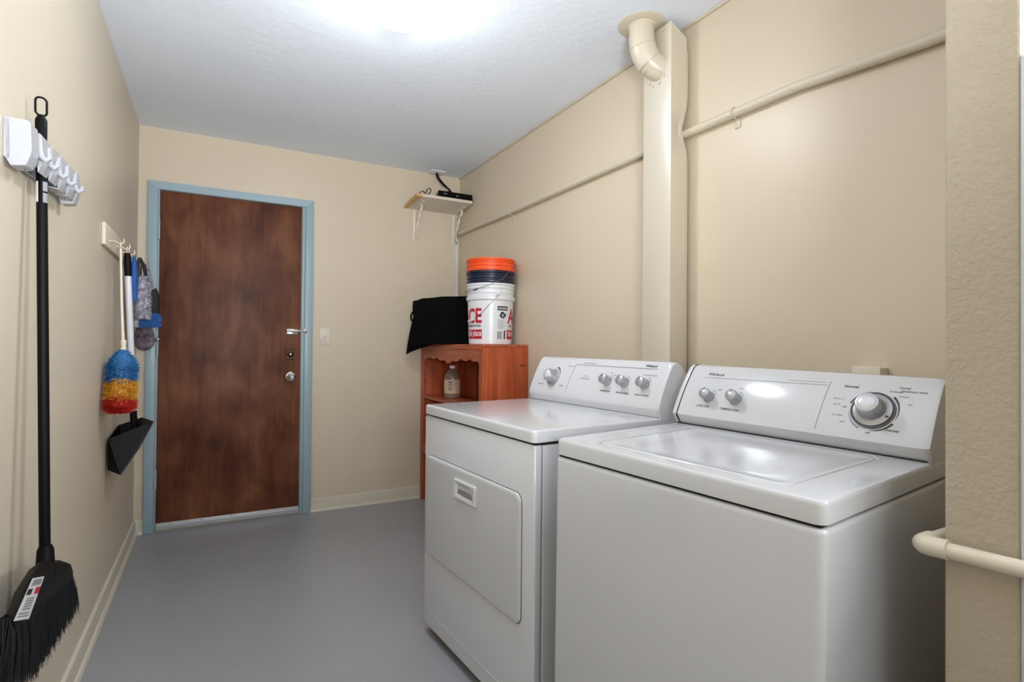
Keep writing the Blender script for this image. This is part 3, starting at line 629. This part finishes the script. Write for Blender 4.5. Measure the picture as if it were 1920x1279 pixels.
# buckets: three nested pails
BX, BY = 1.893, -.868
def pail(name, label, z0, m, nested=False):
    t = thing(name, label, 'bucket', (BX, BY, z0))
    b = nb(); r0, r1, h = .131, .1445, .365
    def rr(z): return r0+(r1-r0)*z/h
    pr = [(r0-.004, .0), (r0, .004), (rr(.262), .262), (rr(.27)+.0075, .266), (rr(.28)+.0085, .272), (rr(.28)+.0085, .286), (rr(.29)+.001, .290), (rr(.30), .304), (rr(.305)+.0055, .307), (rr(.31)+.0055, .314), (rr(.32), .317), (rr(.33), .332), (rr(.335)+.0055, .335), (rr(.34)+.0055, .342), (rr(.345), .345), (rr(.35)+.001, .352), (rr(.355)+.006, .355), (rr(.36)+.006, .365), (rr(.36)-.001, .365),
          (rr(.3)-.003, .3), (r0-.003, .006), (.001, .005)]
    if nested: pr = [(r0-.004, .0), (r0, .004), (rr(.288), .288), (rr(.29)+.006, .293), (rr(.3)+.0075, .297), (rr(.3)+.0075, .305), (rr(.305)+.001, .308), (rr(.315), .318), (rr(.32)+.005, .321), (rr(.325)+.005, .328), (rr(.33), .331), (rr(.335), .339), (rr(.34)+.005, .342), (rr(.345)+.005, .348), (rr(.35)+.001, .351), (rr(.355)+.006, .354), (rr(.36)+.006, .365), (rr(.36)-.001, .365), (rr(.3)-.003, .3), (r0-.003, .006), (.001, .005)]
    lathe(b, pr, n=64); o = obj('pail_body', b, m, t, 30); return t, rr
white, RR = pail('plastic_bucket', 'white pail with red lettering, bottom of the nested bucket stack on the cabinet', cz, 'bucket')
navy, _ = pail('plastic_bucket', 'dark navy pail nested in the middle of the bucket stack', cz+.075, 'navy', True)
orange, _ = pail('plastic_bucket', 'bright orange pail on top of the nested bucket stack', cz+.150, 'orange', True)
for t_ in (white, navy, orange): t_['group'] = 'nested pails on the pine cabinet'
# direction towards the camera, for decorating (the printed sides turned as they stand)
def cyl(ang, z, off=.0006):
    """point on the pail's skin; ang in radians about the pail axis"""
    r = RR(z)+off; return Vector((r*math.cos(ang), r*math.sin(ang), z))
A0 = math.atan2(-3.8779-BY, .3925-BX)   # bearing of the viewer
def bend_at(ang, zc):
    def f(p): 
        z = zc+p.y; return cyl(ang + p.x/RR(z), z, .0006+p.z)
    return f
def patch(name, a0, a1, z0, z1, m, par, off=.0003):
    b = nb(); n = 10; A = []; B = []
    for k in range(n+1):
        a = a0+(a1-a0)*k/n; A.append(b.verts.new(cyl(a, z0, off))); B.append(b.verts.new(cyl(a, z1, off)))
    for k in range(n): b.faces.new((A[k], A[k+1], B[k+1], B[k]))
    return obj(name, b, m, par, 60)
def px2a(f): return A0 + math.asin(max(-1, min(1, f)))      # f: -1 left limb .. 1 right limb
aL, aR = px2a(-.37), px2a(.77)
text('lettering', 'ACE', .120, 'red', None, white, bend_at(aL, .130), sx=.80, bold=.0035, align='RIGHT')
text('lettering', 'HARDWARE', .020, 'ink', None, white, bend_at(aL-.05, .104), bold=.0006, align='RIGHT')
patch('print_band', aL-.95, aL, .032, .088, 'red', white)
text('lettering', 'helpful place', .052, 'paper', None, white, bend_at(aL-.02, .050), sx=.60, bold=.0008, align='RIGHT')
text('lettering', 'ACE', .120, 'red', None, white, bend_at(aR, .130), sx=.80, bold=.0035, align='LEFT')
text('lettering', 'THE', .020, 'ink', None, white, bend_at(aR+.06, .104), bold=.0006, align='LEFT')
patch('print_band', aR-.05, aR+.9, .032, .088, 'red', white)
text('lettering', 'the helpful', .052, 'paper', None, white, bend_at(aR+.02, .050), sx=.60, bold=.0008, align='LEFT')
wl = patch('warning_label', px2a(.30), px2a(.74), .202, .228, 'ink', white); wl['label'] = 'dark printed warning heading'
text('lettering', 'WARNING', .013, 'paper', None, white, bend_at(px2a(.53), .210), bold=.0004)
for k, (f0, f1, z0, z1) in enumerate(((.44, .60, .180, .194), (.40, .52, .164, .180), (.56, .68, .166, .184), (.46, .62, .156, .166))): patch('warning_picture', px2a(f0), px2a(f1), z0, z1, 'ink', white)
for k in range(8): patch('warning_line', px2a(.32), px2a(.55+.1*((k*7) % 3)/2), .094+k*.0072, .0965+k*.0072, 'inklight', white)
for k in range(9): patch('bar_mark', px2a(.31+k*.024), px2a(.322+k*.024), .032, .078, 'ink', white)
patch('oval_mark', px2a(.60), px2a(.67), .032, .084, 'ink', white)
def wire(par, zoff, pts, r=.0019, extra=.0125):
    P = []
    for i in range(len(pts)-1):
        for k in range(5):
            q = k/5; P.append((pts[i][0]*(1-q)+pts[i+1][0]*q, pts[i][1]*(1-q)+pts[i+1][1]*q))
    P.append(pts[-1]); b = nb()
    def pt(f, z):
        a = px2a(f) if abs(f) <= 1 else (A0-PI/2+(f+1)*1.2 if f < 0 else A0+PI/2+(f-1)*1.2); R0 = .153 if z > .27 else RR(max(z, 0))+.003
        return Vector((R0*math.cos(a), R0*math.sin(a), z-zoff))
    tube(b, [pt(*p) for p in P], r, 8); return obj('wire_handle', b, 'wire', par, 60), pt
def ear(par, zoff, f, z, m):
    a = px2a(f); b = nb(); lathe(b, [(.014, 0), (.014, .006), (.008, .010), (.001, .010)], axis_m((.142*math.cos(a), .142*math.sin(a), z-zoff), (math.cos(a), math.sin(a), 0)), 20); obj('handle_ear', b, m, par)
ear(orange, .150, .76, .452, 'orange'); h_, pt_ = wire(orange, .150, [(.72, .440), (.45, .386), (-.05, .352), (-.30, .340), (-.55, .326), (-.80, .318), (-1.0, .318)])
b = nb(); p0, p1 = pt_(-.50, .329), pt_(-.66, .322); tube(b, [p0, p1], .0035, 10); obj('wire_sleeve', b, 'gap', h_)
ear(white, 0, .33, .300, 'bucket'); h_, pt_ = wire(white, 0, [(.33, .300), (.15, .262), (-.10, .228), (-.28, .200), (-.50, .168), (-.72, .150), (-.93, .138)])
b = nb(); p0, p1 = pt_(-.70, .150), pt_(-.97, .136); d = Vector((math.cos(A0), math.sin(A0), 0))*.006; tube(b, [p0+d, p0*.9+p1*.1+d, p0*.1+p1*.9+d, p1+d], [.004, .0085, .0085, .004], 14); obj('handle_grip', b, 'bucket', h_, 40)

# ------------------------------------------------------------------ left wall: mop and broom holder
hy0 = -2.355; L = .496
bh = thing('broom_holder', 'white plastic five-slot broom and mop holder rail on the left wall', 'tool holder', (0, hy0, 1.5335))
bh.rotation_euler = (.043, 0, 0)
def bevm(o, wd=.002): md = o.modifiers.new('bevel', 'BEVEL'); md.width = wd; md.segments = 2; md.limit_method = 'ANGLE'; md.angle_limit = math.radians(30); return o
def hold(name, y0, y1, pr, par=None):
    b = nb(); prism(b, pr, lambda p: (p[0], y0, p[1]), lambda p: (p[0], y1, p[1])); return bevm(obj(name, b, 'holder', par or bh, 30))
END = [(0, .066), (.040, .065), (.0455, .060), (.0475, .004), (.045, -.010), (.038, -.032), (.012, -.036), (0, -.012)]
PLT = [(.038, .062), (.042, .062), (.0455, .058), (.0475, .004), (.045, -.010), (.040, -.026), (.038, -.026)]
hold('back_rail', 0, L, [(0, .064), (.012, .062), (.014, .0), (.012, -.024), (0, -.018)])
hold('end_block', 0, .056, END); hold('end_block', L-.046, L, END)
for a, c in ((.086, .158), (.180, .250), (.270, .337), (.357, .436)):
    hold('front_plate', a, c, PLT); hold('underside_plate', a+.028 if a == .180 or a == .086 and False else a, c, [(.014, -.024), (.040, -.028), (.040, -.0245), (.014, -.0205)]) if a > .18 else None
for a, c in ((.056, .086), (.158, .180), (.250, .270), (.337, .357), (.436, .466)):
    b = nb(); tube(b, [(.030, (a+c)/2-.004, .050), (.036, (a+c)/2, .01), (.033, (a+c)/2, -.018)], .0075, 12); obj('roller_grip', b, 'inklight', bh) if c > .19 or a < .1 else b.free()
for a in (.068, .140, .232, .322, .420):
    b = nb(); tube(b, [(.046, a, .044), (.047, a, .014), (.050, a, .004), (.058, a, -.002), (.063, a, .004), (.063, a, .014)], [.005, .006, .007, .007, .006, .004], 10); obj('folding_hook', b, 'holder', bh)
for a, z in ((.035, -.034), (.29, -.028), (.40, -.028)):
    b = nb(); lathe(b, [(.004, 0), (.003, .002), (.0005, .003)], axis_m((.026, a, z), (0, 0, -1)), 10); obj('screw', b, 'chrome', bh)

# broom
br = thing('angle_broom', 'black angle broom hanging head down from the holder rail', 'broom', (.027, -2.187, 1.6))
def rel(o, p): return Vector(p)-Vector(o.location)
top, bot = Vector((.0265, -2.189, 1.655)), Vector((.058, -2.240, .605))
b = nb(); tube(b, [rel(br, top), rel(br, bot)], .0108, 20); pole = obj('pole', b, 'black', br, 60)
b = nb()
tube(b, [rel(br, (.0265, -2.189, 1.62)), rel(br, (.0262, -2.189, 1.655)), rel(br, (.026, -2.189, 1.668))], [.0118, .0118, .006], 16)
ring = []
for k in range(24):
    a = 2*PI*k/24; ring.append(rel(br, (.026, -2.190, 1.688)) + Vector((.0098*math.cos(a), .0098*math.cos(a)*.5, (.012 if math.sin(a) > 0 else -.012)+.010*math.sin(a))))
tube(b, ring, .0024, 8, closed=True); obj('hanging_loop', b, 'black', pole, 60)
def pole_pt(z): q = (top.z-z)/(top.z-bot.z); return top+(bot-top)*q
def strip_on_pole(a0, a1, z0, z1, m):
    b = nb(); A = []; B = []
    for k in range(7):
        a = a0+(a1-a0)*k/6
        for lst, z in ((A, z0), (B, z1)): p = pole_pt(z); lst.append(b.verts.new(rel(br, p+Vector((.0112*math.cos(a), .0112*math.sin(a), 0)))))
    for k in range(6): b.faces.new((A[k], A[k+1], B[k+1], B[k]))
    return obj('pole_sticker', b, m, pole, 0)
ac = math.atan2(-3.8779+2.2, .3925-.03)
strip_on_pole(ac-1.45, ac-.65, 1.455, 1.505, 'paper'); strip_on_pole(ac+.15, ac+1.2, 1.482, 1.505, 'inklight'); strip_on_pole(ac+.15, ac+1.2, 1.455, 1.478, 'inklight')
hp = [(-2.415, .648), (-2.308, .632), (-2.275, .618), (-2.158, .579), (-2.085, .548), (-2.058, .522), (-2.062, .506), (-2.119, .510), (-2.294, .545), (-2.40, .552), (-2.54, .586), (-2.565, .612), (-2.515, .638)]
b = nb(); prism(b, hp, lambda p: rel(br, (.058, p[0]+.045, p[1]-.006)), lambda p: rel(br, (.079, p[0], p[1]))); hc = bevm(obj('broom_head', b, 'black', br, 50), .004)
b = nb(); tube(b, [rel(br, (.062, -2.255, .585)), rel(br, (.0585, -2.2405, .640)), rel(br, (.0583, -2.240, .650))], [.019, .0160, .012], 20); obj('socket', b, 'black', hc)
lp = [(-2.442, .645), (-2.352, .616), (-2.464, .573), (-2.560, .611)]
def lq(s, t):   # label coordinates: s across, t down
    a = Vector((lp[0][0], lp[0][1], 0)).lerp(Vector((lp[1][0], lp[1][1], 0)), s); c = Vector((lp[3][0], lp[3][1], 0)).lerp(Vector((lp[2][0], lp[2][1], 0)), s); r = a.lerp(c, t); return (r.x, r.y)
def lpatch(s0, s1, t0, t1, m, par, k):
    b = nb(); prism(b, [lq(s0, t0), lq(s1, t0), lq(s1, t1), lq(s0, t1)], lambda p: rel(br, (k-.0006, p[0], p[1])), lambda p: rel(br, (k, p[0], p[1]))); return obj('printed_patch', b, m, par, 0)
lb = lpatch(0, 1, 0, 1, 'paper', hc, .0805); lb.name = 'paper_label'; lb['label'] = 'white paper label with red and black marks'
lpatch(.05, .38, .28, .42, 'gap', lb, .0811); lpatch(.62, .98, .26, .42, 'red', lb, .0811); lpatch(.15, .85, .05, .2, 'inklight', lb, .0811)
for t0 in (.50, .56, .62, .68, .74): lpatch(.22, .78, t0, t0+.035, 'inklight', lb, .0811)
for t0 in (.84, .90): lpatch(.1, .85, t0, t0+.03, 'inklight', lb, .0811)
b = nb()
for i in range(1900):
    q = random.random(); y0 = -2.56+.50*q; z0 = .604-.05*min(1, q/.45)-.045*max(0, (q-.45)/.55)
    x0 = .058+.018*random.random()
    y1 = -2.565+.64*q+random.uniform(-.012, .012); zt_ = .489-.086*min(1, q/.32)-.044*max(0, (q-.32)/.68)
    z1 = z0-(z0-zt_)*random.uniform(.86, 1.03)
    x1 = max(.008, x0*.9+random.uniform(-.018, .010)); wv = random.uniform(-.006, .006)
    p0 = rel(br, (x0, y0, z0+.015)); p2 = rel(br, (x1, y1, z1)); pm = (p0+p2)/2+Vector((.004, wv, 0)); r = .0011
    rings = []
    for p, rr_ in ((p0, r), (pm, r*.9), (p2, r*.35)): rings.append([b.verts.new(p+Vector((rr_*math.cos(a), rr_*math.sin(a), 0))) for a in (0, 2.1, 4.2)])
    for A, B in zip(rings, rings[1:]):
        for k in range(3): b.faces.new((A[k], A[(k+1) % 3], B[(k+1) % 3], B[k]))
bo = obj('bristles', b, 'bristle', br, 60); bo['kind'] = 'stuff'

# ------------------------------------------------------------------ left wall: hook board and what hangs there
hb = thing('hook_board', 'cream painted wooden hook board on the left wall near the door', 'hook board', (0, -1.19, 1.563))
b = nb(); bx(b, .0005, .015, 0, 1.12, -.046, .044, .003); obj('board', b, 'wall_left', hb)
hooks = [(-1.09, 1.535), (-.90, 1.540), (-.735, 1.540), (-.56, 1.545), (-.36, 1.560), (-.20, 1.565)]
for y, z in hooks:
    b = nb(); yy, zz = y+1.19, z-1.563
    tube(b, [(.014, yy, zz+.012), (.034, yy, zz+.012), (.046, yy, zz+.004), (.058, yy, zz+.004), (.064, yy, zz+.014), (.062, yy, zz+.026)], .0030, 8)
    lathe(b, [(.007, 0), (.006, .003), (.003, .004)], axis_m((.015, yy, zz+.012), (1, 0, 0)), 12); obj('cup_hook', b, 'brass', hb, 50)
# feather duster
fd = thing('rainbow_duster', 'blue, yellow and red fluffy duster hanging on a cream rod from the hook board', 'duster', (.052, -1.09, 1.53))
b = nb(); rr0 = [(.052, -1.09, 1.520), (.058, -1.09, 1.3), (.0665, -1.088, 1.10)]
tube(b, [rel(fd, p) for p in rr0], [.0045, .0052, .0062], 14)
tube(b, [rel(fd, (.0665, -1.088, 1.135)), rel(fd, (.0667, -1.088, 1.115)), rel(fd, (.067, -1.09, 1.112)), rel(fd, (.067, -1.09, 1.10)), rel(fd, (.067, -1.092, 1.075))], [.011, .011, .008, .011, .018], 16)
rd = obj('rod', b, 'rod', fd, 60)
b = nb(); tube(b, [rel(fd, (.052, -1.09+.012*math.sin(a), 1.533+.013*math.cos(a))) for a in [2*PI*k/16 for k in range(16)]], .0022, 8, closed=True); obj('hanging_ring', b, 'rod', rd, 60)
ax0, ax1 = Vector((.067, -1.095, 1.098)), Vector((.066, -1.165, .838))
def fluff(name, t0, t1, m, n, rmax=.058):
    b = nb()
    ax = ax1-ax0
    def env(t): return rmax*min(1, (max(t, .001)/.22)**.6)*min(1, (max(0, 1.0-t)/.09+.12)**.5) if t < 1 else .02
    # inner core
    tube(b, [rel(fd, ax0+ax*(t0+(t1-t0)*k/8)) for k in range(9)], [env(t0+(t1-t0)*k/8)*.78 for k in range(9)], 20)
    for i in range(n):
        t = t0+(t1-t0)*random.random(); a = random.uniform(0, 2*PI); r0 = env(t)*.6; r1 = env(t)*random.uniform(.88, 1.07)
        d = Vector((math.cos(a), math.sin(a), 0)); base = ax0+ax*t
        p0 = base+d*r0; t2 = min(1.0, max(t0, t+random.uniform(-.02, .05))); p1 = ax0+ax*t2+d*r1+Vector((random.uniform(-.004, .004), random.uniform(-.004, .004), 0))
        if p1.x < .004: p1.x = .004
        s = Vector((-d.y, d.x, 0)).lerp(Vector((0, 0, 1)), random.uniform(0, .8)).normalized()*random.uniform(.0012, .0026)
        v = [b.verts.new(rel(fd, q)) for q in (p0-s, p0+s, p1+s*.6, p1-s*.6)]; b.faces.new(v)
    o = obj(name, b, m, fd, 0); o['kind'] = 'stuff'; return o
fluff('blue_fibres', .0, .50, 'dblue', 2600); fluff('yellow_fibres', .50, .77, 'dyel', 1700); fluff('red_fibres', .77, 1.0, 'dred', 1700)
# dustpan
dp = thing('long_handled_dustpan', 'black long-handled dustpan with a white pole hanging beside the duster', 'dustpan', (.053, -.90, 1.53))
P = lambda z: (.053+.027*(1.53-z)/.72, -.90+.05*(1.53-z)/.72, z)
b = nb(); tube(b, [rel(dp, P(1.43)), rel(dp, P(.812))], .0128, 18); obj('pole', b, 'alu', dp, 60)
b = nb(); tube(b, [rel(dp, P(1.425)), rel(dp, P(1.43)), rel(dp, P(1.51)), rel(dp, P(1.528))], [.0136, .0142, .0142, .010], 18); g = obj('grip', b, 'black', dp, 60)
b = nb(); c0 = Vector((.056, -.902, 1.541)); tube(b, [rel(dp, c0+Vector((.004*math.cos(a), .011*math.cos(a), .013*math.sin(a)))) for a in [2*PI*k/16 for k in range(16)]], .0022, 8, closed=True); obj('hanging_ring', b, 'rod', g, 60)
b = nb(); tube(b, [rel(dp, P(.815)), rel(dp, P(.735))], .0138, 18); obj('socket', b, 'black', dp, 60)
# pan shell: near cheek, far cheek, back wall, floor plate
pa = {'A': (.012, -1.020, .715), 'H': (.012, -1.020, .585), 'G': (.060, -1.075, .570), 'E': (.165, -.935, .770), 'A2': (.012, -.74, .738), 'H2': (.012, -.74, .600), 'G2': (.050, -.76, .580), 'C': (.100, -.690, .763)}
b = nb(); V_ = {k: b.verts.new(rel(dp, v)) for k, v in pa.items()}
for q in (('A', 'H', 'H2', 'A2'), ('A', 'H', 'G', 'E'), ('A2', 'H2', 'G2', 'C'), ('H', 'G', 'G2', 'H2'), ('G', 'E', 'C', 'G2')): b.faces.new([V_[k] for k in q])
po = obj('pan', b, 'black', dp, 0); md = po.modifiers.new('s', 'SOLIDIFY'); md.thickness = .004; md.offset = 0
b = nb(); tube(b, [rel(dp, pa['G']), rel(dp, Vector(pa['G']).lerp(Vector(pa['E']), .5)+Vector((.004, 0, -.003))), rel(dp, pa['E'])], [.004, .0045, .002], 8); lp_ = obj('lip_strip', b, 'strap', po, 60)
# blue strap duster
bd = thing('blue_cloth_duster', 'narrow blue folded cloth hanging beside the dustpan grip', 'duster', (.058, -.735, 1.54))
b = nb(); N = 14; R = []
for k in range(N+1):
    s = k/N; z = -.215*s-.004; wd = .010+.012*math.sin(PI*min(1, s*1.4))**.5; tk_ = .006+.006*s
    R.append([b.verts.new((.004+(tk_+.008*math.sin(PI*s))*math.cos(a), .008*s+wd*math.sin(a)+.003*math.sin(s*7), z)) for a in [2*PI*i/10 for i in range(10)]])
for A, B in zip(R, R[1:]):
    for k in range(10): b.faces.new((A[k], A[(k+1) % 10], B[(k+1) % 10], B[k]))
b.faces.new(R[0][::-1]); b.faces.new(R[-1]); obj('cloth', b, 'hblue', bd, 60)
# grey chenille mitt with dark straps
gm = thing('chenille_mitt', 'shaggy grey chenille dusting mitt hanging by a dark strap', 'mitt', (.062, -.56, 1.55))
def blob(parent, name, m, prof, tx, ox=0., oy=0., n=16, rough_=0., kind=None, tufts=0, tl=.008):
    """prof: list of (z, half width in y, y shift); tx: half thickness in x"""
    b = nb(); R = []
    for z, wy, sh_ in prof:
        R.append([b.verts.new((max(-.05, ox+tx*math.cos(a)*min(1, wy/.03)), oy+sh_+wy*math.sin(a), z)) for a in [2*PI*i/n for i in range(n)]])
    for A, B in zip(R, R[1:]):
        for k in range(n): b.faces.new((A[k], A[(k+1) % n], B[(k+1) % n], B[k]))
    b.faces.new(R[0][::-1]); b.faces.new(R[-1])
    for i in range(tufts):
        j = random.randrange(len(prof)-1); s = random.random(); z = prof[j][0]*(1-s)+prof[j+1][0]*s; wy = prof[j][1]*(1-s)+prof[j+1][1]*s; sh_ = prof[j][2]*(1-s)+prof[j+1][2]*s
        a = random.uniform(0, 2*PI); d = Vector((math.cos(a), math.sin(a), 0)); c = Vector((ox+tx*math.cos(a)*.95, oy+sh_+wy*math.sin(a)*.97, z))
        e = c+d*tl+Vector((0, random.uniform(-.004, .004), -tl*.7)); r = .0022
        for (p, q, rr_) in ((c, e, r),):
            ring = [[b.verts.new(pp+Vector((rr_*k_*math.cos(t), rr_*k_*math.sin(t), rr_*k_*math.sin(t)*.5))) for t in (0, 1.57, 3.14, 4.71)] for pp, k_ in ((p, 1), (q, .7))]
            for k in range(4): b.faces.new((ring[0][k], ring[0][(k+1) % 4], ring[1][(k+1) % 4], ring[1][k]))
            b.faces.new(ring[1])
    return obj(name, b, m, parent, 50)
blob(gm, 'mitt_pad', 'chen', [(-.085, .030, 0), (-.09, .046, .0), (-.15, .056, -.006), (-.22, .060, -.012), (-.27, .055, -.014), (-.305, .038, -.014)], .036, .016, .03, tufts=520)
b = nb(); tube(b, [(.004, .0, .002), (.0, -.018, -.03), (-.002, -.012, -.095)], .008, 8); tube(b, [(.004, .0, .002), (.020, .022, -.03), (.030, .045, -.095)], .008, 8); obj('strap', b, 'strap', gm)
# dark oven-style mitt
dm = thing('dark_grey_mitt', 'flat dark grey padded mitt hanging nearest the door frame', 'mitt', (.062, -.20, 1.590))
blob(dm, 'mitt_body', 'strap', [(-.150, .008, .0), (-.165, .018, .0), (-.20, .026, .005), (-.26, .034, .01), (-.305, .032, .012), (-.33, .020, .014), (-.338, .008, .014)], .030, .036, .04)
b = nb(); tube(b, [(.004, 0, .0), (.008, .03, -.03), (.036, .02, -.16)], .0045, 8); tube(b, [(.004, 0, .0), (.004, .01, -.05), (.030, .01, -.16)], .0045, 8); obj('strap', b, 'chen', dm)
# blue and white hand brush
hbz = thing('blue_bristle_brush', 'white fleece pad with bright blue bristle tuft hanging below the grey mitt', 'brush', (.052, -.36, 1.575))
b = nb(); tube(b, [(.004, 0, 0), (.004, -.03, -.12), (.002, -.07, -.30)], .003, 8); obj('cord', b, 'strap', hbz)
blob(hbz, 'fleece_pad', 'lint', [(-.310, .030, 0), (-.318, .044, 0), (-.34, .050, 0), (-.368, .040, 0)], .020, -.006, -.08, tufts=150, tl=.006)
b = nb()
for i in range(700):
    y0 = random.uniform(-.13, -.03); z0 = random.uniform(-.366, -.318); y1 = y0+random.uniform(-.02, .03); z1 = z0+random.uniform(-.002, .026); x0 = .012+random.uniform(-.006, .012); x1 = x0+random.uniform(.045, .082); s = .0026
    v = [b.verts.new(q) for q in ((x0, y0, z0-s), (x0, y0, z0+s), (x1, y1, z1+s), (x1, y1, z1-s))]; b.faces.new(v)
bbz = obj('blue_bristles', b, 'bblue', hbz, 0); bbz['kind'] = 'stuff'
# plum-grey bag at the bottom
pb = thing('plum_grey_pouch', 'plum and grey patterned cloth pouch hanging lowest beside the door frame', 'pouch', (.060, -.36, 1.535))
b = nb(); tube(b, [(-.008, 0, 0), (-.014, .06, -.15), (-.006, .09, -.32)], .003, 8); obj('cord', b, 'strap', pb)
blob(pb, 'pouch_body', 'plaid', [(-.300, .010, 0), (-.315, .020, 0), (-.35, .027, .0), (-.39, .030, .0), (-.425, .026, .0), (-.445, .016, .0), (-.452, .006, .0)], .050, .004, .09)
